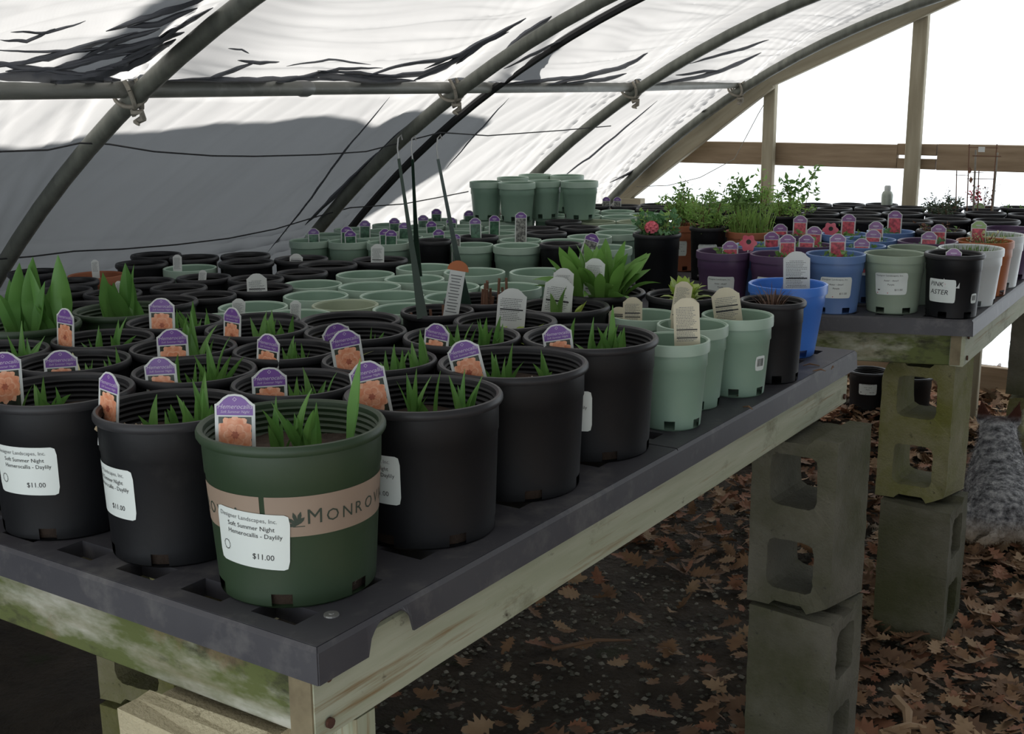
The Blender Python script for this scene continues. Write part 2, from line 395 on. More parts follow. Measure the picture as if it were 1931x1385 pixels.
# ribbons of cover cloth added along the wrinkles to deepen their shade
FOLD_SHADES = [([(-30, 146), (60, 143), (130, 146), (228, 151)], 17), ([(-30, 128), (30, 120), (90, 110), (180, 82), (260, 60)], 8), ([(60, 141), (150, 120), (230, 96), (300, 76), (348, 60)], 12), ([(130, 151), (200, 136), (270, 110), (332, 74)], 15),
 ([(-20, 94), (60, 98), (150, 95), (250, 85), (300, 72)], 4), ([(0, 75), (50, 78), (104, 54)], 5), ([(200, 60), (280, 32), (330, 16), (392, -4)], 10), ([(240, 52), (300, 45), (372, 14)], 8), ([(180, 131), (240, 126), (292, 98)], 11), ([(40, 118), (110, 100), (170, 96)], 5), ([(10, 135), (70, 131), (130, 128)], 6),
 ([(308, 152), (390, 150), (470, 151), (560, 148), (645, 151)], 8), ([(388, 151), (430, 136), (482, 117)], 6), ([(448, 114), (490, 118), (527, 116)], 5), ([(520, 156), (600, 141), (700, 153), (785, 152)], 9), ([(640, 140), (720, 148), (800, 138), (872, 108)], 7), ([(780, 151), (840, 126), (900, 86), (968, 48)], 9), ([(800, 130), (880, 96), (960, 60)], 5), ([(598, 134), (680, 138), (765, 146)], 4), ([(430, 92), (456, 93), (470, 101)], 3), ([(540, 125), (620, 112), (700, 122)], 3),
 ([(940, 113), (985, 70), (1040, 30)], 9), ([(1033, 160), (1103, 145), (1178, 125), (1222, 100)], 7), ([(943, 161), (1033, 151), (1116, 141)], 5), ([(950, 130), (1010, 100), (1075, 70)], 4), ([(1231, 160), (1327, 144), (1380, 125), (1436, 100)], 6), ([(1274, 142), (1356, 132)], 4), ([(1300, 120), (1390, 95), (1450, 75)], 4),
 ([(735, 183), (650, 285), (575, 390), (505, 476)], 4), ([(768, 246), (700, 302), (625, 375), (575, 425)], 9), ([(820, 200), (760, 245), (715, 285)], 5), ([(1368, 183), (1284, 256), (1220, 310), (1150, 345)], 7), ([(1330, 205), (1240, 290), (1170, 338)], 4), ([(1240, 190), (1120, 290), (1060, 335)], 4), ([(960, 185), (900, 250), (840, 320)], 3),
 ([(-30, 112), (40, 128), (120, 137), (200, 146)], 9), ([(100, 128), (180, 108), (252, 100)], 8), ([(150, 112), (220, 78), (302, 54)], 9), ([(300, 70), (350, 45), (402, 14)], 7), ([(20, 60), (90, 62), (162, 40)], 4), ([(230, 112), (290, 86), (352, 40)], 10),
 ([(680, 146), (760, 122), (840, 112), (902, 94)], 5), ([(560, 150), (640, 130), (722, 128)], 4), ([(860, 121), (920, 76), (992, 34)], 7), ([(985, 92), (1065, 44)], 5), ([(1060, 158), (1140, 150), (1182, 139)], 5)]
for pp, wpx in FOLD_SHADES:
    q = []
    for (x0, y0), (x1, y1) in zip(pp, pp[1:]): q += [(x0 + (x1 - x0) * t / 6, y0 + (y1 - y0) * t / 6) for t in range(6)]
    q.append(pp[-1]); mb = MB(); n = len(q)
    for i, (x, y) in enumerate(q):
        a, b = q[max(0, i - 1)], q[min(n - 1, i + 1)]; dx, dy = b[0] - a[0], b[1] - a[1]; L = sqrt(dx * dx + dy * dy); nx_, ny_ = -dy / L, dx / L
        w = wpx * (.72 if y < 165 else .5) * (sin(pi * (i + .15) / (n - .7)) ** .6) * (1 + .35 * noise.noise(Vector((x * .05, y * .05, 3)))); jit = 2.0 * noise.noise(Vector((x * .04, y * .04, 9)))
        for s_, off in ((-1, .004), (-.4, .012), (.4, .013), (1, .004)): mb.v.append(hit_cover(x + nx_ * (w * s_ + jit), y + ny_ * (w * s_ + jit), off))
    for i in range(n - 1): mb.f += [(4 * i + k, 4 * i + k + 1, 4 * i + k + 5, 4 * i + k + 4) for k in range(3)]
    mb.build('fold_shade_ribbon', 'cover', ceil, True)
# stitched seam cords hanging on the inside of the cover
for lab, pp in (('thin dark cord along the cover, sagging between the first two hoops', [(-60, 287), (0, 286), (90, 283), (150, 270), (205, 272), (290, 286), (400, 294), (480, 295), (600, 292), (690, 286), (760, 268), (830, 250), (920, 256), (1060, 246), (1180, 235)]),
                ('thin dark cord low on the cover just above the far pots', [(-40, 492), (60, 484), (140, 474), (230, 470), (330, 462), (430, 450), (520, 432), (600, 408), (660, 392), (760, 385), (830, 372), (900, 358)])):
    p3 = [on_cover(x, y, HR - .012) for x, y in pp]
    q3 = []
    for a, b in zip(p3, p3[1:]): q3 += [a.lerp(b, t / 4) for t in range(4)]
    tag(MB().tube(q3, .0022, 5).build('seam_cord', 'cord_dark'), lab, 'cord')

# end wall: rafters, posts, boards, clear film
YE = 5.40
def board(name, a, b, w, t, mat, label=None, cat=None, parent=None, up=Vector((0, 0, 1)), struct=False):
    """board with its long axis on local X, width along `up`, thickness t"""
    a, b = Vector(a), Vector(b); L = (b - a).length; x = (b - a).normalized(); y = up.cross(x).normalized(); z = x.cross(y)
    mb = MB(); bv = min(t, w) * .08; nseg = max(2, int(L / .12))
    ring = [(-t / 2 + bv, -w / 2), (t / 2 - bv, -w / 2), (t / 2, -w / 2 + bv), (t / 2, w / 2 - bv), (t / 2 - bv, w / 2), (-t / 2 + bv, w / 2), (-t / 2, w / 2 - bv), (-t / 2, -w / 2 + bv)]
    for i in range(nseg + 1):
        X = -L / 2 + L * i / nseg
        wob = .0012 * noise.noise(Vector((X * 4, L, w * 20)))
        mb.v += [(X, p + wob, q + wob) for p, q in ring]
    for i in range(nseg):
        mb.f += [(i * 8 + k, (i + 1) * 8 + k, (i + 1) * 8 + (k + 1) % 8, i * 8 + (k + 1) % 8) for k in range(8)]
    mb.f += [tuple(range(8)), tuple(range(nseg * 8 + 7, nseg * 8 - 1, -1))]
    o = mb.build(name, mat, parent); mw = Matrix((x, y, z)).transposed().to_4x4(); mw.translation = (a + b) / 2
    o.matrix_world = mw if not parent else mw
    if parent: o.matrix_parent_inverse = Matrix.Identity(4); o.matrix_local = parent.matrix_basis.inverted() @ mw
    if label: tag(o, label, cat, None, 'structure' if struct else None)
    return o
P = lambda px, py, y=YE: atY(px, py, y)
ya = Vector((0, 1, 0))
board('trim_1', P(1150, 388), P(1452, 150), .085, .04, 'wood_frame', 'lower weathered rafter board of the far end wall', None, None, Vector((.5, 0, 1)), True)
board('trim_2', P(1440, 152), P(1830, -30), .085, .04, 'wood_frame', 'upper weathered rafter board of the far end wall', None, None, Vector((.5, 0, 1)), True)
pb = Vector((P(1440, 345).x, YE + .045, .12)); board('trim_3', pb, (pb.x, YE + .045, P(1440, 153).z), .055, .04, 'wood_frame', 'short weathered post of the far end wall', None, None, Vector((1, 0, .0)), True)
pc = Vector((P(1722, 200).x, YE + .045, .12)); board('trim_4', pc, (pc.x, YE + .045, P(1722, 10).z), .062, .04, 'wood_frame', 'tall weathered post of the far end wall', None, None, Vector((1, 0, 0)), True)
zb = P(1500, 293).z
board('trim_5', (P(1262, 290).x, YE + .09, zb), (P(1682, 290).x, YE + .09, zb), .105, .035, 'wood_plank', 'left brown board across the far end wall', None, None, Vector((0, 0, 1)), True)
zr = P(1800, 279).z
board('trim_6', (P(1682, 280).x, YE + .092, zb + .032), (P(1757, 280).x, YE + .092, zb + .032), .05, .033, 'wood_plank', 'half-lapped end of the right brown board', None, None, Vector((0, 0, 1)), True)
board('trim_7', (P(1682, 300).x, YE + .092, zb - .030), (P(1755, 300).x, YE + .092, zb - .030), .045, .033, 'wood_plank', 'half-lapped end of the left brown board', None, None, Vector((0, 0, 1)), True)
board('trim_8', (P(1759, 290).x, YE + .09, zb + .002), (1.9, YE + .09, zb + .002), .112, .035, 'wood_plank', 'right brown board across the far end wall', None, None, Vector((0, 0, 1)), True)
board('trim_9', (-2.9, YE, .29), (2.0, YE, .29), .14, .035, 'wood_plank', 'brown foot board of the far end wall at ground level', None, None, Vector((0, 0, 1)), True)
board('trim_10', P(1108, 380), P(1212, 384), .05, .05, 'wood_frame', 'pale sill board under the corner of the end rafters', None, None, Vector((0, 0, 1)), True)
board('trim_11', P(1198, 384), (P(1198, 384).x, YE, .3), .05, .05, 'wood_frame', 'corner post of the far end wall under the rafter', None, None, Vector((1, 0, 0)), True)
board('trim_12', (P(1872, 700).x, 5.05, .1), (P(1872, 700).x, 5.05, ZT - .05), .045, .035, 'wood_frame', 'thin upright wooden stake near the end wall', None, None, Vector((1, 0, 0)), True)
mb = MB(); K = 40
for k in range(K + 1):
    a = 1.06 - 2.12 * k / K; x, z = arch(a, HR - .02); mb.v += [(x, YE + .12 + .004 * sin(k * 1.9), max(z, .4)), (x, YE + .12 + .004 * sin(k * 2.3), .34)]
mb.f = [(2 * k, 2 * k + 1, 2 * k + 3, 2 * k + 2) for k in range(K)]
tag(mb.build('wall_end', 'film', smooth=True), 'clear plastic film closing the far end wall', None, None, 'structure')
# loose strings on the end wall
p3 = [P(1200, 352, 5.38), P(1260, 350, 5.38), P(1320, 335, 5.38), P(1385, 300, 5.38), P(1430, 215, 5.38), P(1445, 190, 5.38)]
tag(MB().tube(p3, .002, 5).build('loose_string', 'tie_rope'), 'thin loose string sagging below the end rafter', 'string')

# unseen blocker added on the sunny side, outline shaped to shade the cover
edge = [(-80, 262), (0, 270), (90, 262), (170, 246), (250, 238), (330, 226), (370, 220), (430, 224), (490, 222), (540, 212), (590, 210), (640, 216), (680, 232), (720, 212), (790, 203), (850, 208), (890, 214)]
ep = [on_cover(x, y, HR + .05) + SUN * 2.2 for x, y in edge]
ep = [ep[0] + Vector((0, -3.6, .05)), ep[0] + Vector((0, -1.5, .02))] + ep
mb = MB(); th = .10
for k, p in enumerate(ep):
    for dx in (0, -th, -th - .25):
        mb.v.append((p.x + dx, p.y, p.z - (.15 if dx < -th - .1 else 0)))
        mb.v.append((p.x + dx, p.y, 0.02))
for k in range(len(ep) - 1):
    a, b = 6 * k, 6 * k + 6
    mb.f += [(a, b, b + 1, a + 1), (a, a + 2, b + 2, b), (a + 2, a + 4, b + 4, b + 2), (a + 4, a + 5, b + 5, b + 4)]
for a in (0, 6 * (len(ep) - 1)): mb.f += [(a, a + 1, a + 3, a + 2), (a + 2, a + 3, a + 5, a + 4)]
ph = hit_cover(250, 90, 0); tp = Vector((ph.x, ph.y, 0)) + Vector((SUN.x, SUN.y, 0)).normalized() * 3.6  # unseen pole added to throw the diagonal shadow band on the cover
tag(MB().tube([(tp.x, tp.y, 0), (tp.x + .02, tp.y, 2.2), (tp.x, tp.y + .02, 4.6)], [.085, .075, .07], 12).build('shadow_pole', 'wood_frame', smooth=True), 'unseen slim pole added outside to cast a shadow band on the cover', 'shadow_caster')
tag(mb.build('shade_blocker', 'blocker_green'), 'unseen shade blocker added outside along the shaded side of the cover', 'shade_blocker')

# ------------------------------------------------------------------ cinder blocks
BL, BW = .397, .194
def block_mesh(name, seed, chip=0.0):
    """lies with its length on X, cores through Y, both end faces grooved"""
    r = random.Random(seed); mb = MB(); n = 32
    def outer(cx_, sgn):
        hx, hz = BL / 4, BW / 2; g = .014; gw = .045
        P_ = [(-sgn * hx, -hz), (sgn * hx - 0, -hz), (sgn * hx, -gw), (sgn * (hx - g), -gw * .7), (sgn * (hx - g), gw * .7), (sgn * hx, gw), (sgn * hx, hz), (-sgn * hx, hz)]
        return P_
    def hit(P_, a):
        d = (cos(a), sin(a)); best = 9
        for (x1, y1), (x2, y2) in zip(P_, P_[1:] + P_[:1]):
            ex, ey = x2 - x1, y2 - y1; den = d[0] * ey - d[1] * ex
            if abs(den) < 1e-9: continue
            t = (x1 * ey - y1 * ex) / den; u = (x1 * d[1] - y1 * d[0]) / den
            if t > 1e-6 and -1e-6 <= u <= 1 + 1e-6: best = min(best, t)
        return (d[0] * best, d[1] * best)
    for sgn in (-1, 1):
        cxx = sgn * BL / 4; P_ = outer(cxx, sgn)
        ang = sorted([2 * pi * k / n for k in range(n)] + [atan2(q[1], q[0]) % (2 * pi) for q in P_]); L = len(ang); rings = []
        for yy, hs in ((-BW / 2, .86), (BW / 2, 1.0)):
            outr = [hit(P_, a) for a in ang]; inn = []
            for a in ang:
                e = 7; ca, sa = abs(cos(a)), abs(sin(a)); hx, hz = .068 * hs, .063 * hs
                rr = ((ca / hx) ** e + (sa / hz) ** e) ** (-1 / e); inn.append((-sgn * .002 + rr * cos(a), rr * sin(a)))
            base = len(mb.v)
            mb.v += [(cxx + p[0], yy, p[1]) for p in outr] + [(cxx + p[0], yy + (.003 if yy < 0 else -.003), p[1]) for p in inn]; rings.append(base)
            for k in range(L):
                k2 = (k + 1) % L
                q = (base + k, base + k2, base + L + k2, base + L + k); mb.f.append(q if yy < 0 else q[::-1])
        A, B = rings
        for k in range(L):
            k2 = (k + 1) % L
            mb.f.append((A + L + k, A + L + k2, B + L + k2, B + L + k))
            if not (abs(mb.v[A + k][0]) < 1e-5 and abs(mb.v[A + k2][0]) < 1e-5): mb.f.append((A + k2, A + k, B + k, B + k2))
    bm = bmesh.new(); me = bpy.data.meshes.new(name); me.from_pydata(mb.v, [], mb.f); bm.from_mesh(me)
    bmesh.ops.remove_doubles(bm, verts=bm.verts, dist=1e-5)
    for v in bm.verts:
        v.co += Vector((r.uniform(-1, 1), r.uniform(-1, 1), r.uniform(-1, 1))) * .0011
        for (kx, ky, kz) in ((1, -1, 1), (-1, -1, -1)):
            q = Vector((kx * BL / 2, ky * BW / 2, kz * BW / 2)); d = (v.co - q).length
            if chip and d < .05: v.co = v.co.lerp(Vector((0, 0, 0)), chip * (1 - d / .05))
    bmesh.ops.recalc_face_normals(bm, faces=bm.faces); bm.to_mesh(me); bm.free()
    return me
BM = [block_mesh('cinder_block', s, c) for s, c in ((1, .10), (2, .05), (3, .14))]
def block(i, mat, loc, yaw, stand=True, roll=0, label=''):
    """stand: length upright; roll turns the cores about the vertical"""
    o = obj('cinder_block', BM[i], mat)
    mt = Matrix.Translation(Vector(loc) + Vector((0, 0, BL / 2 if stand else BW / 2))) @ Matrix.Rotation(yaw, 4, 'Z')
    if stand: mt = mt @ Matrix.Rotation(roll, 4, 'Z') @ Matrix.Rotation(-pi / 2, 4, 'Y')
    o.matrix_world = mt
    return tag(o, label, 'cinder block')
WB = ZT - .126        # underside of the bench boards
def stack(cx_, cy_, yaw, mats, labs, rolls=(0, pi / 2), jit=.008, top=WB, idx=(0, 1)):
    block(idx[0], mats[0], (cx_, cy_, top - BL), yaw, True, rolls[0], labs[0])
    block(idx[1], mats[1], (cx_ + jit, cy_ - jit, top - 2 * BL - .004), yaw + .03, True, rolls[1], labs[1])
stack(-.872, 2.50, -.05, ('concrete', 'concrete'), ('upper upright cinder block with two open cores, under the near bench end', 'lower upright cinder block, mossy face, under the near bench end'))
stack(-.855, 3.375, -.02, ('concrete_mossy', 'concrete'), ('yellow-mossed cinder block with two open cores under the far bench corner', 'plain lower cinder block standing in leaves under the far bench corner'), jit=.02)
stack(-.80, 4.78, -.02, ('concrete', 'concrete_mossy'), ('cinder block at the right picture edge, under the far bench', 'lower cinder block at the right picture edge behind the dog'), rolls=(pi / 2, 0))
stack(-1.05, .945, .05, ('concrete_yellow', 'concrete'), ('rough yellowish cinder block under the nearest bench corner', 'dim lower cinder block under the nearest bench corner'), rolls=(pi / 2, 0), idx=(2, 1))
stack(-1.74, 1.42, .1, ('concrete_mossy', 'concrete_mossy'), ('dark mossy cinder block deep under the near bench', 'lower dark mossy cinder block deep under the near bench'))
stack(-2.45, 1.05, 0, ('concrete', 'concrete'), ('cinder block under the left end of the near bench', 'lower cinder block under the left end of the near bench'))
stack(-2.45, 2.55, 0, ('concrete', 'concrete'), ('cinder block under the far left corner of the near bench', 'lower cinder block under the far left corner of the near bench'))
stack(-2.4, 3.15, .2, ('concrete', 'concrete'), ('cinder block under the left front corner of the far bench', 'lower cinder block under the left front corner of the far bench'))
stack(-2.4, 4.4, .2, ('concrete', 'concrete'), ('cinder block under the left rear corner of the far bench', 'lower cinder block under the left rear corner of the far bench'), top=WB)

# ------------------------------------------------------------------ benches: board frames and plastic trays
def bench(name, A, eu, ev, U, V, mats, label, legs_label=None):
    """A = front right corner of the tray, eu runs left along the front, ev runs back"""
    b = tag(empty(name, (A.x, A.y, 0)), label, 'bench')
    nrm = ev.cross(eu); off = .012; t = .038; zc = ZT - .074; w = .104
    q = lambda u, v: Vector((A.x, A.y, 0)) + eu * u + ev * v + Vector((0, 0, zc))
    def bd(p, r, mat, nm='board'): return board(nm, p, r, w, t, mat, parent=b)
    bd(q(off + t / 2, .004), q(off + t / 2, V - .004), mats[0])                   # right side
    bd(q(off + t + .003, off + t / 2), q(U - off - t, off + t / 2), mats[1])        # front
    bd(q(U - off - t / 2, .004), q(U - off - t / 2, V - .004), mats[0])
    bd(q(off + t + .003, V - off - t / 2), q(U - off - t - .003, V - off - t / 2), mats[1])
    for k in range(1, 3): bd(q(U * k / 3, off + t + .002), q(U * k / 3, V - off - t - .002), mats[0], 'joist')
    c = q(off + t / 2, .0028) - Vector((A.x, A.y, 0)); MB().box((0, 0, 0), (t - .004, .003, w - .006), Matrix.Translation(c) @ Matrix.Rotation(atan2(-eu.y, -eu.x), 4, 'Z')).build('end_grain', 'wood_end', b)
    for (dz) in (-.032, .026):
        for v in (.025, V - .025):
            c = q(off - .0015, v) + Vector((0, 0, dz)) - Vector((A.x, A.y, 0)); mb = MB()
            mb.tube([c, c - eu * .004], .0065, 10); s = mb.build('screw_head', 'rust', b)
    return b
eu1, ev1 = Vector((-1, 0, 0)), Vector((0, 1, 0)); A1 = Vector((-.868, .907, 0)); U1, V1 = 1.84, 1.84
a2 = radians(18.3); eu2 = Vector((-cos(a2), -sin(a2), 0)); ev2 = Vector((-.03, 1, 0)).normalized(); A2 = Vector((-.729, 3.28, 0)); U2, V2 = 2.06, 1.70
VL = 1.60
bench('plant_bench', A1, eu1, ev1, .919, V1, ('wood_pale', 'wood_mossy'), 'weathered timber bench frame with mossy front board, nearest the camera')
bench('plant_bench', A1 + eu1 * .922, eu1, ev1, U1 - .922, VL, ('wood_pale', 'wood_mossy'), 'weathered timber bench frame under the broad-leaved pots at left')
bench('plant_bench', A2, eu2, ev2, U2, V2, ('wood_pale', 'wood_mossy'), 'weathered timber bench frame of the far bench at right')
def tray(A, eu, ev, u0, u1, v0, v1, label, notch=None, hole0=(.095, .048), sides='FRBL'):
    mb = MB(); pu, pv, hu, hv = .122, .118, .072, .042; fl = .042
    W, H = u1 - u0, v1 - v0
    us = [0]; k = 0
    while hole0[0] + k * pu + hu / 2 < W - .03: us += [hole0[0] + k * pu - hu / 2, hole0[0] + k * pu + hu / 2]; k += 1
    us.append(W); vs_ = [0]; k = 0
    while hole0[1] + k * pv + hv / 2 < H - .03: vs_ += [hole0[1] + k * pv - hv / 2, hole0[1] + k * pv + hv / 2]; k += 1
    vs_.append(H)
    Q = lambda u, v, z: Vector((A.x, A.y, 0)) + eu * (u0 + u) + ev * (v0 + v) + Vector((0, 0, z))
    nu = len(us); idx = {}
    for j, v in enumerate(vs_):
        for i, u in enumerate(us): idx[i, j] = len(mb.v); mb.v.append(Q(u, v, ZT))
    for j in range(len(vs_) - 1):
        for i in range(nu - 1):
            if i % 2 == 1 and j % 2 == 1:
                c = [idx[i, j], idx[i + 1, j], idx[i + 1, j + 1], idx[i, j + 1]]; lo = []
                for q in c: lo.append(len(mb.v)); mb.v.append(Vector(mb.v[q]) - Vector((0, 0, .022)))
                for k in range(4): mb.f.append((c[k], lo[k], lo[(k + 1) % 4], c[(k + 1) % 4]))
            else: mb.f.append((idx[i, j], idx[i, j + 1], idx[i + 1, j + 1], idx[i + 1, j]))
    def flange(pa, pb, out, nt=None):
        L = (pb - pa).length; xs = [L * k / 12 for k in range(13)]
        if nt: xs = sorted([x for x in xs if not nt[0] <= x <= nt[1]] + [nt[0] - 1e-4] + [nt[0] + (nt[1] - nt[0]) * k / 14 for k in range(15)] + [nt[1] + 1e-4])
        top = []; bot = []; e = (pb - pa).normalized()
        for x in xs:
            ext = -.006 if x <= xs[0] + 1e-9 else (.006 if x >= xs[-1] - 1e-9 else 0)
            h = fl
            if nt and nt[0] - 1e-6 <= x <= nt[1] + 1e-6:
                r = (nt[1] - nt[0]) / 2; h = fl - min(.036, sqrt(max(0, r * r - (x - nt[0] - r) ** 2)) * .95)
            p = pa + e * x; top.append(len(mb.v)); mb.v.append(p); mb.v.append(p + out * .004 + e * ext * .66 - Vector((0, 0, .005))); mb.v.append(p + out * .006 + e * ext - Vector((0, 0, max(h, .006))))
        for a, b in zip(top, top[1:]): mb.f += [(a, b, b + 1, a + 1), (a + 1, b + 1, b + 2, a + 2)]
    if 'R' in sides: flange(Q(0, 0, ZT), Q(0, H, ZT), -eu, notch)
    if 'F' in sides: flange(Q(0, 0, ZT), Q(W, 0, ZT), -ev)
    if 'L' in sides: flange(Q(W, 0, ZT), Q(W, H, ZT), eu)
    if 'B' in sides: flange(Q(0, H, ZT), Q(W, H, ZT), ev)
    me = mb.mesh('bench_tray'); o = obj('bench_tray', me, 'tray_plastic'); sm = o.modifiers.new('wall', 'SOLIDIFY'); sm.thickness = .003; sm.offset = 0
    return tag(o, label, 'tray')
tray(A1, eu1, ev1, 0, .918, 0, .896, 'dark grey slotted plastic bench tray at the near front corner', (.078, .163))
tray(A1, eu1, ev1, 0, .918, .901, V1, 'dark grey plastic bench tray under the pale green pots at the near bench end')
tray(A1, eu1, ev1, .922, U1, 0, .896, 'dark plastic bench tray at the left of the near bench front')
tray(A1, eu1, ev1, .922, U1, .901, VL, 'dark plastic bench tray at the rear left of the near bench')
tray(A2, eu2, ev2, 0, .97, 0, .848, 'dark plastic bench tray at the front corner of the far bench')
tray(A2, eu2, ev2, 0, .97, .852, V2, 'dark plastic bench tray at the rear right of the far bench')
tray(A2, eu2, ev2, .975, U2, 0, .848, 'dark plastic bench tray at the front left of the far bench')
tray(A2, eu2, ev2, .975, U2, .852, V2, 'dark plastic bench tray at the rear left of the far bench')
# screw washer on the near tray corner
p = at(625, 1163, ZT); MB().lathe([(.0002, .003), (.003, .003), (.0035, .002), (.009, .0018), (.0095, 0)], 16).build('screw', 'wire')
bpy.data.objects['screw'].location = (p.x, p.y, ZT + .0015); tag(bpy.data.objects['screw'], 'small round screw washer in the near tray corner', 'screw')

# ------------------------------------------------------------------ pots
def R_at(R, rb, h, z): return rb + (R - .005 - rb) * min(1, z / (h - .012))
class PotType:
    def __init__(s, name, R, rb, h, mat, rimmat, style, soil=None, n=40, ribs=False, soilmat='soil'):
        s.name, s.R, s.rb, s.h, s.mat, s.rimmat, s.style = name, R, rb, h, mat, rimmat, style
        s.soil, s.soilmat = soil, soilmat; t = .003
        z1 = h - (.012 if style == 'roll' else .022)
        r = lambda z: rb + (R - (.006 if style == 'roll' else .004) - rb) * min(1, z / z1)
        s.r = r
        prof = [(.0005, .004), (rb - .008, .003), (rb - .003, 0), (rb, .003), (r(.019), .019)]
        if style == 'band': prof += [(r(z1 * .80), z1 * .80), (r(z1 * .80) + .0022, z1 * .80 + .003)]
        else: prof += [(r(z1 * .78), z1 * .78), (r(z1 * .78) + .0012, z1 * .78 + .002)]
        prof += [(r(z1), z1), (r(z1), h - .003), (r(z1) - t, h - .003)]
        zz = h - .008; k = 0
        zb = (h - soil - .008) if soil else .022
        if ribs:
            while zz > max(zb, h - .06): prof += [(r(zz) - t - .0002, zz), (r(zz) - t - .0030, zz - .0030)]; zz -= .0078; k += 1
        prof += [(r(zb) - t, zb), (r(.022) - t, .0215), (.0005, .0215)]
        nh = max(4, n // 8)
        skip = lambda i, k: i == 3 and (k % (n // 6)) in ((0, 1) if n >= 36 else (0,))
        s.body = MB().lathe(prof, n, False, skip).mesh('pot_body', True)
        if style == 'roll': rp = [(R - .0075, h - .013), (R - .002, h - .0125), (R, h - .009), (R, h - .004), (R - .002, h - .0005), (R - .0055, h), (R - .009, h - .0025), (R - .010, h - .007), (R - .0095, h - .012)]
        else: rp = [(R - .004, h - .021), (R, h - .0205), (R + .0005, h - .012), (R, h - .001), (R - .0015, h), (R - .0045, h - .0005), (R - .0055, h - .003), (R - .0075, h - .012), (R - .0075, h - .02)]
        s.rim = MB().lathe(rp, n, True).mesh('pot_rim', True)
        if soil:
            mb = MB(); zs = h - soil; rr = r(zs) - t; rings = [rr * q for q in (.03, .25, .45, .65, .82, .93, 1.0)]
            for q in rings:
                for k in range(28):
                    a = 2 * pi * k / 28; x, y = q * cos(a), q * sin(a)
                    mb.v.append((x, y, zs + .007 * noise.noise(Vector((x * 30, y * 30, R * 99))) + .003 * noise.noise(Vector((x * 90, y * 90, 1)))))
            for i in range(len(rings) - 1): mb.f += [(i * 28 + k, (i + 1) * 28 + k, (i + 1) * 28 + (k + 1) % 28, i * 28 + (k + 1) % 28) for k in range(28)]
            mb.f.append(tuple(range(28)))
            s.plug = MB().lathe([(rb - .006, .0035), (rb - .0045, .02)], 28).mesh('root_ball', True)
            s.soil_me = mb.mesh('potting_soil', True)
TYPES = {
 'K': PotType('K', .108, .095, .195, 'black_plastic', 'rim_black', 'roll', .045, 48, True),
 'G': PotType('G', .117, .098, .205, 'olive_plastic', 'olive_plastic', 'roll', .042, 48, True),
 'O': PotType('O', .098, .082, .195, 'olive_plastic', 'olive_plastic', 'roll', .035, 40, True),
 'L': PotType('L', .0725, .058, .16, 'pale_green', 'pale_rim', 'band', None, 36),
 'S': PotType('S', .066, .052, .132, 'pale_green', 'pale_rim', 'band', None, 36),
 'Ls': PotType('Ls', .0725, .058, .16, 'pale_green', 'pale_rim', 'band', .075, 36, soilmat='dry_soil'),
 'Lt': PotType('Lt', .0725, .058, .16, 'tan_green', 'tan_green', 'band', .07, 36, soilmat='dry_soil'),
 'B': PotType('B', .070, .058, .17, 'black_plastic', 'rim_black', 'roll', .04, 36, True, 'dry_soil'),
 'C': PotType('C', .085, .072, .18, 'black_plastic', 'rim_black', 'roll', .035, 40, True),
 'P': PotType('P', .077, .060, .16, 'purple_plastic', 'purple_plastic', 'band', .03, 36),
 'U': PotType('U', .078, .062, .16, 'blue_plastic', 'blue_plastic', 'band', .03, 36),
 'V': PotType('V', .082, .060, .165, 'bright_blue', 'bright_blue', 'band', .05, 40),
 'Y': PotType('Y', .080, .066, .16, 'grey_green', 'grey_green', 'band', .03, 36),
 'W': PotType('W', .083, .067, .16, 'white_plastic', 'white_plastic', 'band', .02, 36),
 'T': PotType('T', .072, .057, .155, 'terracotta', 'terracotta', 'band', .02, 36),
 'R': PotType('R', .080, .065, .16, 'orange_plastic', 'orange_plastic', 'band', .02, 36),
}
POTS = []
def pot(px, py, w, t, label, bench=1, cat='pot', group=None, key=None, name=None, zoff=0.0, dz=0.0):
    T = TYPES[t]; z = ZT + zoff + T.h; P_ = at(px, py, z); dia = w * depth(P_) / F
    s = min(1.16, max({'K': .80, 'Ls': .72, 'Lt': .72, 'L': .74, 'B': .76}.get(t, .86), dia / (2 * T.R)))
    if t == 'K' and key not in 'abcde': s = max(.78, s * .915)
    if t == 'O': s *= .93
    d = dict(x=P_.x, y=P_.y, s=s, t=t, label=label, bench=bench, cat=cat, group=group, key=key, name=name, z=ZT + zoff, px=px, py=py)
    POTS.append(d); return d
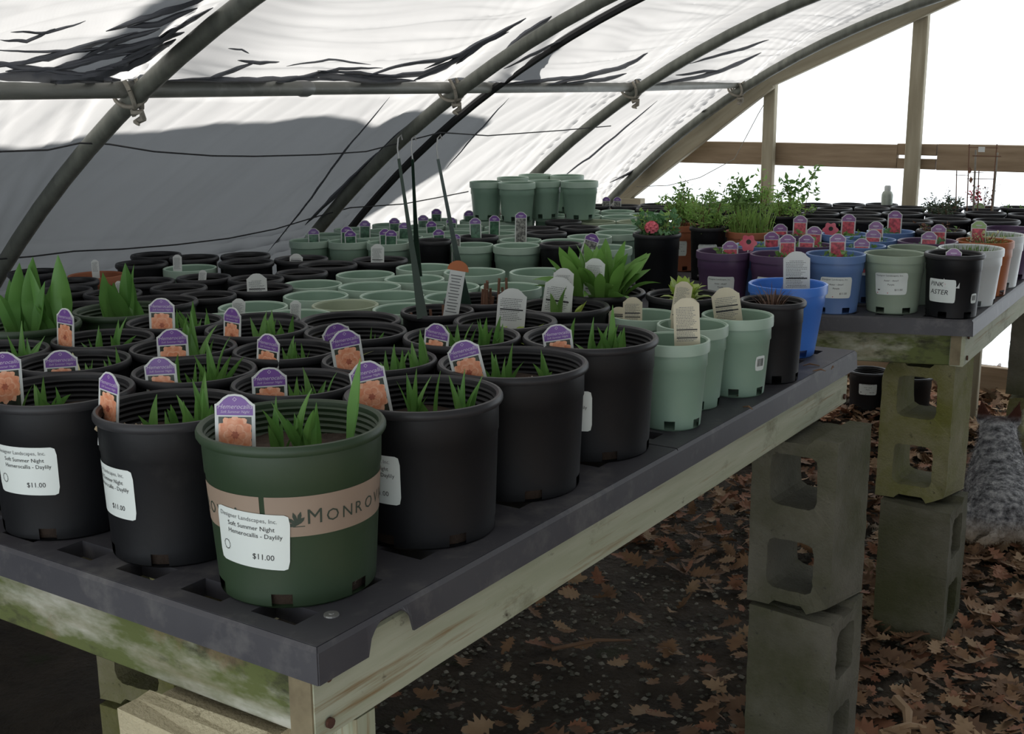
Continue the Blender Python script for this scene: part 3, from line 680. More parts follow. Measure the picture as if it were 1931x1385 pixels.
# --- near bench, daylilies
g1 = 'daylily pots on the near bench'
DL = 'black pot of young daylily shoots '
for key, px, py, w, t, lab in [
 ('a', 112, 734, 276, 'K', DL + 'with price sticker, cut by the left picture edge'),
 ('b', 330, 768, 286, 'K', DL + 'left of the dark green pot, gravel on its soil'),
 ('g', 541, 795, 354, 'G', 'dark green pot of daylily shoots with tan brand band, at the bench corner'),
 ('c', 808, 738, 300, 'K', DL + 'right behind the dark green pot at the bench edge'),
 ('d', 969, 682, 286, 'K', DL + 'third from the corner along the right bench edge'),
 ('e', 1105, 637, 258, 'K', DL + 'beside the first pale green pot at the bench edge'),
 ('f', 150, 694, 238, 'K', DL + 'in second row, behind the sticker pot at left'),
 ('h', -42, 712, 238, 'K', DL + 'half out of frame at the left edge, second row'),
 ('i', 378, 713, 262, 'K', DL + 'in second row, behind the gravel-topped pot'),
 ('j', 556, 727, 262, 'K', DL + 'straight behind the dark green pot'),
 ('k', 735, 680, 240, 'K', DL + 'in mid third row, left of the leaning tag'),
 ('l', 360, 663, 222, 'K', DL + 'with upright tag, third row, left of centre'),
 ('m', 550, 677, 226, 'K', DL + 'third row, behind the second tag from centre'),
 ('n', 18, 660, 226, 'K', DL + 'in third row at the left picture edge'),
 ('o', 204, 638, 206, 'K', DL + 'in fourth row, in front of the olive pots'),
 ('s', 364, 604, 196, 'K', DL + 'rear row, right of the second olive pot'),
 ('t', 516, 619, 212, 'K', DL + 'rear row, in front of the pale green pots'),
 ('u', 698, 628, 214, 'K', DL + 'rear row, nearly bare soil, two crossed tags'),
 ('v', 901, 632, 244, 'K', DL + 'rear row, in front of the stem-filled pot'),
]: pot(px, py, w, t, lab, 1, 'potted plant', g1, key, 'potted_daylily')
pot(84, 605, 206, 'O', 'olive green pot of broad upright leaves at the left picture edge', 1, 'potted plant', None, 'ol1', 'potted_lily')
pot(228, 583, 198, 'O', 'olive green pot with three broad leaves and a white tag', 1, 'potted plant', None, 'ol2', 'potted_lily')
# --- near bench, dark pots behind
dark = [
 [(640, 612, 196), (424, 612, 150)],
 [(150, 575, 130), (62, 572, 130), (320, 563, 150), (-30, 580, 130)],
 [(210, 552, 108), (337, 542, 106), (420, 556, 110), (493, 547, 123), (120, 548, 108)],
 [(295, 529, 104), (420, 524, 103), (502, 523, 105), (135, 530, 100), (572, 519, 100)],
 [(245, 500, 98), (495, 492, 104), (571, 495, 104), (645, 501, 112), (727, 492, 106), (60, 512, 98)],
 [(305, 480, 94), (370, 483, 92), (437, 484, 94)],
]
rn = ['first row behind daylilies', 'second row behind daylilies', 'third row behind daylilies', 'fourth row behind daylilies', 'fifth row behind daylilies', 'last row against the cover']
for r, row in enumerate(dark):
    for k, (px, py, w) in enumerate(sorted(row)):
        pot(px, py, w, 'C' if w > 140 else 'B', 'empty black pot, %s from left in %s' % (ORD[k], rn[r]), 1, 'pot', 'empty black pots on the near bench', 'dk%d' % px, 'nursery_pot')
pot(213, 515, 101, 'T', 'brown terracotta coloured pot among the black pots near the cover', 1, 'pot', None, 'terra1', 'nursery_pot')
pot(365, 505, 99, 'L', 'lone pale green pot with a white tag among black pots', 1, 'pot', None, 'lonelg', 'nursery_pot')
# --- near bench, pale green pots
pale = [
 [(430, 603, 135), (575, 590, 135), (780, 592, 135)],
 [(481, 580, 130), (671, 576, 126), (870, 573, 122)],
 [(592, 560, 123), (755, 558, 122)],
 [(572, 537, 112), (667, 543, 119), (829, 536, 119), (942, 541, 116)],
 [(655, 517, 110), (740, 525, 113), (897, 509, 115), (1006, 513, 120)],
 [(810, 502, 110)],
]
pn = ['nearest row', 'second row', 'third row', 'fourth row', 'fifth row', 'last row']
for r, row in enumerate(pale):
    for k, (px, py, w) in enumerate(sorted(row)):
        t = 'Lt' if (px in (671,)) else ('Ls' if px in (829, 897, 1006, 942) else 'L')
        pot(px, py, w, t, 'empty pale green pot, %s from left in %s of the near bench block' % (ORD[k], pn[r]), 1, 'pot', 'empty pale green pots on the near bench', 'pl%d' % px, 'nursery_pot')
# --- near bench, right end
pot(1268, 640, 141, 'L', 'pale green pot at the bench edge with a tall cream tag', 1, 'pot', 'pale green pots at the bench end', 'e1', 'nursery_pot')
pot(1306, 612, 134, 'L', 'second pale green pot along the right bench edge', 1, 'pot', 'pale green pots at the bench end', 'e2', 'nursery_pot')
pot(1368, 589, 133, 'L', 'pale green pot with barcode sticker and leaning cream tag', 1, 'pot', 'pale green pots at the bench end', 'e3', 'nursery_pot')
pot(1196, 604, 140, 'L', 'pale green pot with cream tags, half hidden behind the last daylily pot', 1, 'pot', 'pale green pots at the bench end', 'e4', 'nursery_pot')
pot(945, 598, 205, 'C', 'black pot with pale lime leaves and a white paper label', 1, 'potted plant', None, 'A', 'potted_plant')
pot(1055, 577, 176, 'C', 'black pot with lime leaves and one serrated upright leaf', 1, 'potted plant', None, 'B', 'potted_plant')
pot(965, 566, 158, 'C', 'black pot of cut brown stems behind the white paper label', 1, 'potted plant', None, 'C', 'potted_plant')
pot(1160, 552, 172, 'C', 'black pot with a big lush green leafy plant', 1, 'potted plant', None, 'D', 'potted_plant')
pot(1282, 558, 150, 'C', 'black pot with a small lime green rosette', 1, 'potted plant', None, 'E', 'potted_plant')
pot(1460, 567, 126, 'B', 'black pot of spiky purple-brown grass', 1, 'potted plant', None, 'F', 'potted_grass')
pot(1486, 535, 147, 'V', 'bright blue pot with white tag at the bench end', 1, 'pot', None, 'blue', 'nursery_pot')
pot(845, 588, 120, 'C', 'black hanging pot with three green wire-hooked straps', 1, 'hanging pot', None, 'hang', 'hanging_pot')
# --- far bench
fr = [
 [(590, 455, 76, 'Ls'), (652, 455, 78, 'Ls'), (722, 457, 81, 'Ls'), (794, 462, 76, 'B'), (863, 465, 80, 'Ls'), (943, 466, 90, 'Ls'), (1016, 473, 84, 'B'), (1094, 468, 94, 'Ls')],
 [(612, 443, 72, 'Ls'), (685, 445, 74, 'Ls'), (760, 447, 75, 'Ls'), (832, 450, 76, 'Ls'), (905, 452, 78, 'B'), (980, 453, 80, 'Ls'), (1056, 456, 88, 'Ls'), (1140, 438, 82, 'Ls')],
 [(640, 432, 68, 'Ls'), (712, 434, 70, 'Ls'), (785, 437, 72, 'Ls'), (858, 439, 74, 'Ls'), (937, 440, 77, 'Ls'), (1020, 441, 80, 'B'), (1104, 447, 85, 'Ls'), (1167, 428, 82, 'Ls')],
 [(735, 424, 66, 'Ls'), (805, 426, 68, 'Ls'), (875, 427, 70, 'Ls'), (950, 429, 73, 'Ls'), (1030, 430, 76, 'B'), (1100, 430, 76, 'B'), (1191, 418, 75, 'Lt')],
 [(830, 415, 64, 'Ls'), (900, 416, 66, 'Ls'), (970, 417, 68, 'Ls'), (1062, 417, 70, 'B'), (1133, 418, 74, 'Lt'), (1215, 404, 66, 'L')],
 [(905, 405, 62, 'L'), (975, 406, 63, 'L'), (1045, 406, 63, 'L'), (1105, 407, 64, 'L'), (1166, 408, 66, 'L')],
 [(985, 397, 60, 'L'), (1050, 397, 60, 'L'), (1105, 397, 60, 'L'), (1160, 398, 64, 'L'), (1222, 394, 60, 'B')],
 [(1120, 388, 58, 'B'), (1180, 388, 58, 'B'), (1240, 386, 58, 'B')],
]
fn = ['front row', 'second row', 'third row', 'fourth row', 'fifth row', 'sixth row', 'seventh row', 'last row']
for r, row in enumerate(fr):
    for k, (px, py, w, t) in enumerate(sorted(row)):
        c = 'black' if t == 'B' else ('faded tan green' if t == 'Lt' else 'pale green')
        pot(px, py, w, t, '%s pot, %s from left, %s of far bench left half' % (c, ORD[k], fn[r]), 2, 'pot', 'pots packed on the left half of the far bench', 'f%d_%d' % (r, px), 'nursery_pot')
far = [
 ('fb', 1239, 440, 84, 'C', 'black pot with a pink flower cluster and green leaves', 'potted_plant'),
 ('ft1', 1285, 424, 66, 'T', 'terracotta pot with sticker, behind the pink-flowered black pot', 'potted_plant'),
 ('fk1', 1339, 428, 68, 'B', 'black pot of bushy herbs with a white sticker', 'potted_plant'),
 ('ft2', 1408, 436, 88, 'T', 'terracotta pot full of tall chive-like grass', 'potted_grass'),
 ('fp1', 1356, 476, 104, 'P', 'leftmost purple pot with a white price sticker', 'potted_plant'),
 ('fp2', 1472, 478, 104, 'P', 'purple pot behind the bright blue pot', 'potted_plant'),
 ('fu1', 1576, 479, 110, 'U', 'blue pot with a white price sticker at the far bench front', 'potted_plant'),
 ('fy1', 1687, 478, 114, 'Y', 'grey green pot with a white price sticker at the far bench front', 'nursery_pot'),
 ('fk2', 1794, 487, 114, 'B', 'black pot with hand-lettered white label at the far bench corner', 'nursery_pot'),
 ('fy2', 1735, 466, 88, 'Y', 'grey green pot half hidden behind the hand-lettered pot', 'nursery_pot'),
 ('fw1', 1826, 467, 118, 'W', 'white pot of sprouts behind the hand-lettered black pot', 'potted_plant'),
 ('fr1', 1850, 454, 104, 'R', 'orange pot between the two white pots', 'potted_plant'),
 ('fw2', 1868, 442, 104, 'W', 'second white pot of sprouts along the far bench edge', 'potted_plant'),
 ('fp5', 1908, 430, 96, 'P', 'dark purple pot at the right picture edge on the far bench', 'nursery_pot'),
 ('fu2', 1445, 462, 92, 'U', 'blue pot behind the two purple pots', 'potted_plant'),
 ('fp3', 1520, 462, 92, 'P', 'purple pot behind the purple and blue pots', 'potted_plant'),
 ('fu3', 1640, 464, 94, 'U', 'blue pot with tag behind the grey green pot', 'potted_plant'),
 ('fu4', 1658, 452, 96, 'U', 'blue pot with green seedlings, middle of the far bench', 'potted_plant'),
 ('fp4', 1748, 456, 110, 'P', 'purple pot of seedlings with a tag, right of the blue pots', 'potted_plant'),
 ('fu5', 1585, 441, 88, 'U', 'blue pot with a tall red-flower tag', 'potted_plant'),
 ('fp6', 1512, 441, 84, 'P', 'purple pot with a tag, left of the tall red-flower tag', 'potted_plant'),
 ('fu6', 1690, 437, 88, 'U', 'blue pot with the tallest red-flower tag', 'potted_plant'),
 ('fk3', 1775, 434, 90, 'B', 'black pot of reddish seedlings behind the purple pot', 'potted_plant'),
]
for key, px, py, w, t, lab, nm in far: pot(px, py, w, t, lab, 2, 'potted plant' if nm != 'nursery_pot' else 'pot', 'pots on the right half of the far bench', key, nm)
bk = [[(1632, 414, 82), (1715, 416, 84), (1789, 414, 84), (1870, 416, 86), (1560, 415, 80)],
      [(1555, 402, 72), (1630, 402, 76), (1706, 402, 76), (1780, 402, 76), (1855, 402, 76), (1925, 404, 76), (1400, 408, 72), (1475, 406, 72)],
      [(1574, 393, 66), (1645, 392, 66), (1715, 391, 66), (1785, 391, 66), (1850, 391, 66), (1915, 391, 66), (1300, 398, 66), (1368, 396, 66), (1436, 395, 66), (1505, 394, 66)],
      [(1533, 385, 60), (1595, 385, 60), (1655, 385, 60), (1300, 386, 60), (1362, 386, 60), (1420, 386, 60), (1477, 385, 60)]]
bn = ['nearest', 'second', 'third', 'last']
for r, row in enumerate(bk):
    for k, (px, py, w) in enumerate(sorted(row)):
        pot(px, py, w, 'B', 'black pot, %s from left in %s dark row at far bench back' % (ORD[k], bn[r]), 2, 'pot', 'black pots at the back of the far bench', 'bk%d_%d' % (r, px), 'nursery_pot')
# upright pots standing on the packed rims
up = [(922, 343, 62, 'left front'), (981, 344, 70, 'middle front, nearest'), (1020, 342, 64, 'half hidden right of the nearest'), (967, 335, 60, 'left rear'), (1014, 330, 62, 'middle rear'), (1064, 331, 64, 'right rear'), (1088, 342, 70, 'right front')]
for px, py, w, nm in up: pot(px, py, w, 'S', 'pale green pot on top of packed pots, %s of seven' % nm, 3, 'pot', 'seven pale green pots standing on other pots', 'up%d' % px, 'nursery_pot', zoff=.1625)
# --- let neighbours that touch slide apart
def relax(ids, it=140):
    for _ in range(it):
        for i in range(len(ids)):
            a = ids[i]; ra = TYPES[a['t']].R * a['s'] + .0012
            for b in ids[i + 1:]:
                dx, dy = b['x'] - a['x'], b['y'] - a['y']; rb_ = TYPES[b['t']].R * b['s'] + .0012; d2 = dx * dx + dy * dy
                if d2 < (ra + rb_) ** 2:
                    d = sqrt(d2) or 1e-4; mv = (ra + rb_ - d) * .5
                    wa = 0.0 if a.get('fix') else 1.0; wb = 0.0 if b.get('fix') else 1.0; q = wa + wb
                    if q == 0: wa = wb = .5; q = 1; continue
                    a['x'] -= dx / d * mv * 2 * wa / q; a['y'] -= dy / d * mv * 2 * wa / q; b['x'] += dx / d * mv * 2 * wb / q; b['y'] += dy / d * mv * 2 * wb / q
for d in POTS:
    if d['key'] in ('a', 'b', 'g', 'c', 'd', 'e', 'e1', 'e2', 'e3', 'F', 'blue', 'hang', 'A', 'B', 'D', 'E', 'fu1', 'fy1', 'fk2', 'fp1'): d['fix'] = True
fx = [d for d in POTS if d.get('fix')]
for d in fx: d['fix'] = False
relax(fx)
for d in fx: d['fix'] = True
for b in (1, 2, 3): relax([d for d in POTS if d['bench'] == b])
def inside(d, A, eu, ev, U, V):
    T = TYPES[d['t']]; r = T.rb * d['s']; p = Vector((d['x'] - A.x, d['y'] - A.y, 0))
    det = eu.x * ev.y - eu.y * ev.x; u = (p.x * ev.y - p.y * ev.x) / det; v = (eu.x * p.y - eu.y * p.x) / det
    V = VL if (A is A1 and u > .86) else V
    u2 = min(max(u, r + .003), U - r - .003); v2 = min(max(v, r + .003), V - r - .003)
    q = eu * u2 + ev * v2; d['x'] = A.x + q.x; d['y'] = A.y + q.y
for k in range(6):
    for d in POTS:
        if d['bench'] == 1: inside(d, A1, eu1, ev1, U1, V1)
        elif d['bench'] == 2: inside(d, A2, eu2, ev2, U2, V2)
    for b in (1, 2): relax([d for d in POTS if d['bench'] == b], 30)
PK = {}
def spawn(d):
    T = TYPES[d['t']]; o = empty(d['name'] or 'nursery_pot', (d['x'], d['y'], d['z'] + .0012), rnd.uniform(0, 6.28)); o.scale = (d['s'], d['s'], 1)
    tag(o, d['label'], d['cat'], d['group'])
    obj('pot_body', T.body, T.mat, o); obj('pot_rim', T.rim, T.rimmat, o)
    if T.soil:
        obj('potting_soil', T.soil_me, T.soilmat, o)
        if d['key'] in ('a', 'b', 'g', 'c', 'd', 'e'): obj('root_ball', T.plug, T.soilmat, o)
    d['o'] = o; d['T'] = T; PK[d['key']] = d
    d['zs'] = d['z'] + T.h - (T.soil or .12); d['zr'] = d['z'] + T.h
    return o
for d in POTS: spawn(d)
bpy.context.view_layer.update()
def child(o, d):
    """attach a world-placed part to its pot"""
    o.parent = d['o']; o.matrix_parent_inverse = d['o'].matrix_world.inverted(); return o

board('wooden_prop', (-.925, 1.0, .02), (-.925, 1.0, WB - .002), .085, .04, 'wood_pale', 'pale wooden prop under the nearest bench corner', 'post', None, Vector((1, 0, 0)))
# ------------------------------------------------------------------ leaves
def blade_mesh(L, w, bend, fold, n=7, wide=.35, tip=1.0, twist=0.0):
    """upright strap leaf from the origin, bending towards +X, folded along its midrib"""
    mb = MB(); x = z = 0.0; th = 0.0
    for i in range(n + 1):
        t = i / n
        ww = w * (min(1, .45 + t / wide * .55) if t < wide else max(0.02, (1 - ((t - wide) / (1 - wide)) ** (1.6 * tip))))
        th = bend * t ** 1.4; tw = twist * t
        if i: x += sin(th) * L / n; z += cos(th) * L / n
        fz = fold * ww
        for s_ in (-1, 0, 1):
            yy = s_ * ww / 2; xx = (fz if s_ == 0 else 0)
            mb.v.append((x + xx * cos(th) * cos(tw) + yy * sin(tw), yy * cos(tw), z - xx * sin(th)))
    for i in range(n):
        for k in (0, 1): a = 3 * i + k; mb.f.append((a, a + 1, a + 4, a + 3))
    return mb.mesh('leaf', True)
BLADES = [blade_mesh(.10, .0165, b, .22, 7, .3, tw_, tw2) for b, tw_, tw2 in ((.15, 1, 0), (.35, 1, .4), (.6, 1, -.3), (.25, .8, .2), (.9, 1, .5))]
BROAD = [blade_mesh(.12, .034, b, .18, 9, .45, 1.1, tw) for b, tw in ((.12, 0), (.3, .4), (.2, -.5))]
LANCE = [blade_mesh(.12, .030, b, .14, 9, .62, 1.25, tw) for b, tw in ((.6, .5), (.95, -.6), (.35, -.9), (1.4, .8))]
SHORT = [blade_mesh(.05, .017, b, .12, 6, .6, 1.3, 0) for b in (.5, 1.0, 1.5)]
GRASS = [blade_mesh(.10, .0035, b, .2, 6, .2, 1, .3) for b in (.2, .5, .9, 1.3)]
def leaf(d, me, p, az, scale, lean=0.0, mat='leaf_green', name='leaf', sw=1.0, tw=0.0):
    o = obj(name, me, mat); o.matrix_world = Matrix.Translation(p) @ Matrix.Rotation(az, 4, 'Z') @ Matrix.Rotation(lean, 4, 'Y') @ Matrix.Rotation(tw, 4, 'Z') @ Matrix.Diagonal((scale, scale * sw, scale, 1))
    bpy_upd.append((o, d)); return o
bpy_upd = []
IMGR = atan2(RX.y, RX.x)
def clump(d, px, ytop, nb, mat='leaf_green', spread=.48, meshes=BLADES, sw=1.0, r0=.006, Lb=.10, off=0.0, cut=None):
    """a fan of blades rising from the soil near image column px and reaching image row ytop"""
    dep = depth((d['x'], d['y'], d['zs'])) + off
    c = proj((d['x'], d['y'], d['zs'])); b = atD(px, c[1], dep); b.z = d['zs'] - .004
    v = Vector((b.x - d['x'], b.y - d['y'])); lim = d['T'].R * d['s'] * .72
    if v.length > lim: v = v * (lim / v.length); b.x = d['x'] + v.x; b.y = d['y'] + v.y
    top = atD(px, ytop, depth(b)); nb = max(1, int(nb * .75 + .5)); H = max(.03, (top.z - b.z) * 1.12); a0 = rnd.uniform(0, 6.28)
    for k in range(nb):
        az = IMGR + (pi if k % 2 else 0) + rnd.uniform(-.8, .8); q = k / max(1, nb - 1); ln = spread * q * rnd.uniform(.5, 1.1)
        s_ = H / Lb * (1.04 if k == 0 else rnd.uniform(.55, .98)) / max(.75, cos(ln * .8))
        leaf(d, meshes[rnd.randrange(len(meshes) - (1 if k < 2 and len(meshes) > 2 else 0))], b + Vector((rnd.uniform(-r0, r0), rnd.uniform(-r0, r0), 0)), az, s_, ln, mat, 'leaf', sw / max(.6, (s_ / 1.0) ** .5), rnd.choice((-1, 1)) * rnd.uniform(.75, 1.7))
for key, cl in {
 'a': [(40, 706, 4), (87, 716, 7), (112, 732, 3)], 'b': [(300, 752, 3), (322, 760, 3), (385, 716, 9), (352, 758, 4)],
 'g': [(525, 760, 6), (568, 742, 8), (592, 764, 3)], 'c': [(780, 702, 6), (815, 706, 2), (875, 706, 6)],
 'd': [(950, 655, 8), (935, 682, 3), (1030, 668, 7)], 'e': [(1075, 604, 2), (1120, 608, 6), (1152, 588, 7), (1175, 615, 3)],
 'f': [(165, 684, 5), (228, 660, 7), (182, 702, 3)], 'h': [(-20, 690, 5)], 'i': [(335, 672, 5), (405, 640, 9), (378, 690, 5), (430, 700, 3)],
 'j': [(562, 716, 4), (583, 702, 7), (612, 706, 4)], 'k': [(735, 658, 6), (760, 664, 4), (800, 630, 8), (775, 660, 3)],
 'l': [(350, 605, 3), (372, 600, 5), (398, 640, 4)], 'm': [(550, 640, 7), (572, 652, 5), (598, 690, 3)], 'n': [(42, 618, 6), (85, 645, 3), (20, 662, 3)],
 'o': [(185, 622, 5), (218, 606, 7)], 's': [(365, 572, 6), (390, 588, 5), (335, 590, 3)], 't': [(500, 594, 6), (520, 592, 5), (545, 594, 3)],
 'u': [(692, 622, 4), (700, 634, 3)], 'v': [(865, 612, 6), (912, 604, 9), (940, 600, 6), (885, 618, 3)]}.items():
    for c in cl: clump(PK[key], *c)
# a few bleached or trailing blades
for key, px, ln, az, s_ in [('t', 560, 1.0, .6, .95), ('t', 470, 1.1, 3.4, .8), ('i', 450, .8, .5, .8), ('m', 625, .9, .5, .9), ('f', 150, .8, 2.6, .8), ('b', 305, 1.0, 3.6, .5), ('k', 800, 1.0, .4, .8), ('o', 135, 1.25, 3.3, .5), ('c', 755, 1.2, .2, .5)]:
    d = PK[key]; b = atD(px, proj((d['x'], d['y'], d['zs']))[1], depth((d['x'], d['y'], d['zs']))); b.z = d['zs']
    v = Vector((b.x - d['x'], b.y - d['y'])); lim = d['T'].R * .6
    if v.length > lim: v *= lim / v.length; b.x = d['x'] + v.x; b.y = d['y'] + v.y
    leaf(d, BLADES[1], b, az, s_, ln, 'leaf_pale', 'dry_leaf')
# one broad tongue leaf on the green pot
d = PK['g']; b = atD(655, 800, depth((d['x'], d['y'], d['zr']))); b.z = d['zs']; leaf(d, BROAD[0], b, 1.2, 1.02, .12, 'leaf_green', 'leaf', .85)
# olive pots: broad upright leaves
for key, cl in {'ol1': [(25, 540, 3), (62, 500, 4), (35, 510, 3), (85, 512, 4), (92, 560, 3), (108, 535, 2), (130, 495, 1), (68, 585, 2)], 'ol2': [(205, 522, 1), (222, 540, 2), (240, 510, 2), (252, 512, 1), (262, 570, 2)]}.items():
    for c in cl: clump(PK[key], c[0], c[1], c[2], 'leaf_broad', .35, BROAD, .95, .008, .12)
# lush plant, rosettes, grass
def rosette(d, n, L, mat, meshes, lean=(.2, 1.3), sw=1.0, base=.1, name='leaf', spread=.03, zo=0):
    for k in range(n):
        az = 2.4 * k + rnd.uniform(-.3, .3); q = k / n; r_ = spread * sqrt(rnd.random())
        p = Vector((d['x'] + r_ * cos(az), d['y'] + r_ * sin(az), d['zs'] - .003 + zo))
        leaf(d, meshes[rnd.randrange(len(meshes))], p, az, L / base * rnd.uniform(.75, 1.1), lean[0] + (lean[1] - lean[0]) * q * rnd.uniform(.7, 1.1), mat, name, sw)
rosette(PK['D'], 60, .138, 'leaf_lush', LANCE, (-.35, .70), .88, .12, spread=.055)
rosette(PK['E'], 34, .066, 'leaf_lime', SHORT, (-.3, .75), 1.2, .05, spread=.012, zo=.012)
rosette(PK['B'], 13, .055, 'leaf_lime', SHORT, (.2, 1.0), 1.0, .05, spread=.03); clump(PK['B'], 1048, 541, 2, 'leaf_mid', .1, BLADES, 1.3)
rosette(PK['A'], 7, .06, 'leaf_lime', SHORT, (.6, 1.2), .9, .05, spread=.06)
rosette(PK['F'], 40, .062, 'grass_purple', GRASS, (.0, .75), 1.6, .10, 'blade', .022, .02)
for k in range(26):
    d = PK['C'] if k % 3 else PK['hang']; a = rnd.uniform(0, 6.28); r_ = rnd.uniform(.01, .055); p = Vector((d['x'] + r_ * cos(a), d['y'] + r_ * sin(a), d['zs'] - .004))
    h = rnd.uniform(.035, .085) if k % 3 else rnd.uniform(.03, .05)
    o = MB().tube([p, p + Vector((rnd.uniform(-.006, .006), rnd.uniform(-.006, .006), h))], .0028, 6).build('cut_stem', 'stem_brown'); bpy_upd.append((o, d))
# gravel scattered on the soil of the second pot
d = PK['b']
for k in range(46):
    c = atD(272, 782, depth((d['x'], d['y'], d['zs']))); v = Vector((c.x - d['x'], c.y - d['y'])); v = v.normalized() * .05
    p = Vector((d['x'] + v.x + rnd.gauss(0, .016), d['y'] + v.y + rnd.gauss(0, .016), d['zs'] + .006 + rnd.uniform(0, .006))); s_ = rnd.uniform(.003, .0062)
    mb = MB(); mb.add([Vector((x, y, z)) * s_ * rnd.uniform(.7, 1.2) + p for x, y, z in ((1, 0, 0), (-1, 0, 0), (0, 1, 0), (0, -1, 0), (0, 0, .8), (0, 0, -.8))], [(0, 2, 4), (2, 1, 4), (1, 3, 4), (3, 0, 4), (2, 0, 5), (1, 2, 5), (3, 1, 5), (0, 3, 5)])
    bpy_upd.append((mb.build('pebble', 'pebble'), d))
# bushy plants on the far bench: one foliage mesh each, made of many small leaves
def bush(d, n, H, rad, size, mat, stems=10, droop=.5, stemmat='stem_brown', flat=1.0, asp=2.2, name='foliage', cx_=0, cy_=0):
    mb = MB(); sb = MB(); z0 = d['zs']
    tips = []
    for k in range(stems):
        a = rnd.uniform(0, 6.28); r_ = rad * sqrt(rnd.random()); top = Vector((d['x'] + cx_ + r_ * cos(a), d['y'] + cy_ + r_ * sin(a), z0 + H * rnd.uniform(.55, 1.0))); base = Vector((d['x'] + .3 * cos(a) * r_, d['y'] + .3 * sin(a) * r_, z0 - .004))
        mid = base.lerp(top, .5) + Vector((0, 0, H * .08)); sb.tube([base, mid, top], [.0016, .0013, .0007], 4); tips.append((base, mid, top))
    for k in range(n):
        b_, m_, t_ = tips[k % stems]; q = .25 + .78 * rnd.random() ** .7; p = (b_.lerp(m_, q * 2) if q < .5 else m_.lerp(t_, min(1.03, q * 2 - 1))) + Vector((rnd.gauss(0, 1), rnd.gauss(0, 1), rnd.gauss(0, .7))) * size * .45
        u = Vector((rnd.gauss(0, 1), rnd.gauss(0, 1), rnd.gauss(.35, .7))).normalized(); w = u.cross(Vector((rnd.gauss(0, 1), rnd.gauss(0, 1), rnd.gauss(0, 1)))).normalized(); s_ = size * rnd.uniform(.6, 1.15)
        nn = u.cross(w) * s_ * .12
        mb.add([p, p + u * s_ * .45 + w * s_ / asp / 2 - nn, p + u * s_, p + u * s_ * .45 - w * s_ / asp / 2 - nn], [(0, 1, 2), (0, 2, 3)])
    f = mb.build(name, mat); f['kind'] = 'stuff'; s2 = sb.build('stems', stemmat); s2['kind'] = 'stuff'; bpy_upd.append((f, d)); bpy_upd.append((s2, d)); return f
def tuft(d, n, H, rad, mat, w=.0022, lean=.35, name='grass_blades'):
    mb = MB()
    for k in range(n):
        a = rnd.uniform(0, 6.28); r_ = rad * sqrt(rnd.random()); p = Vector((d['x'] + r_ * cos(a), d['y'] + r_ * sin(a), d['zs'] - .003)); L = H * rnd.uniform(.5, 1.05); az = rnd.uniform(0, 6.28); ln = lean * rnd.random()
        dr = Vector((cos(az) * sin(ln), sin(az) * sin(ln), cos(ln))); sd = Vector((-sin(az + 1), cos(az + 1), 0)) * w / 2; bend = Vector((cos(az), sin(az), -.3)) * L * .12 * rnd.random()
        mb.add([p - sd, p + sd, p + dr * L * .55 + sd, p + dr * L * .55 - sd, p + dr * L + bend], [(0, 1, 2, 3), (3, 2, 4)])
    o = mb.build(name, mat); o['kind'] = 'stuff'; bpy_upd.append((o, d)); return o
bush(PK['fb'], 240, .085, .065, .026, 'leaf_bluegreen', 12, asp=1.4)
bush(PK['fb'], 160, .10, .075, .018, 'leaf_fresh', 8, asp=2.5)
bush(PK['ft1'], 620, .115, .09, .019, 'leaf_fresh', 14, asp=2.6); bush(PK['ft1'], 130, .17, .05, .022, 'leaf_mid', 5, asp=2.4)
bush(PK['fk1'], 620, .115, .09, .019, 'leaf_fresh', 14, asp=2.8); bush(PK['fk1'], 150, .175, .06, .024, 'leaf_mid', 6, asp=2.6)
tuft(PK['ft2'], 190, .125, .066, 'grass_green', .0036, .3)
bush(PK['ft2'], 90, .075, .08, .013, 'leaf_fresh', 10)
for key in ('bk2_1436', 'bk1_1475'):
    bush(PK[key], 560, .12, .11, .018, 'leaf_fresh', 14, asp=2.8); 
bush(PK['bk1_1400'], 260, .19, .07, .030, 'leaf_mid', 6, asp=2.2)
bush(PK['bk2_1505'], 130, .215, .06, .032, 'leaf_mid', 4, asp=2.2); bush(PK['bk2_1436'], 40, .20, .03, .026, 'leaf_fresh', 3, asp=2.4)
for key in ('bk2_1300', 'bk2_1368'): bush(PK[key], 480, .11, .10, .018, 'leaf_fresh', 10, asp=2.6)
for key in ('fp1', 'fp2', 'fu1', 'fu2', 'fp3', 'fu3', 'fu4', 'fp4', 'fu5', 'fp6', 'fu6'): bush(PK[key], 70, .034, .055, .017, 'leaf_bluegreen' if key in ('fu4', 'fp4', 'fu6') else 'leaf_mid', 9, asp=1.6)
for key in ('fk3',): bush(PK[key], 150, .06, .07, .014, 'stem_brown', 12); bush(PK[key], 40, .05, .06, .013, 'leaf_mid', 8)
for key in ('fw1', 'fw2', 'fr1'): tuft(PK[key], 130, .034, .07, 'leaf_mid', .0022, .5, 'sprouts')
bush(PK['fr1'], 80, .05, .06, .012, 'leaf_pale', 10)
for key in ('bk2_1785', 'bk1_1780'): bush(PK[key], 420, .085, .085, .012, 'leaf_dark', 16, asp=1.8)
bush(PK['bk2_1785'], 90, .115, .025, .011, 'leaf_dark', 3, cx_=.02); bush(PK['bk1_1780'], 70, .12, .03, .012, 'leaf_dark', 3, cx_=.05)
bush(PK['bk2_1850'], 110, .12, .05, .013, 'stem_brown', 8); bush(PK['bk2_1850'], 60, .15, .03, .014, 'pink_flower', 4, asp=1.1, name='dry_flowers', cx_=-.02)
bush(PK['bk2_1645'], 110, .03, .055, .012, 'yellow_leaf', 10)
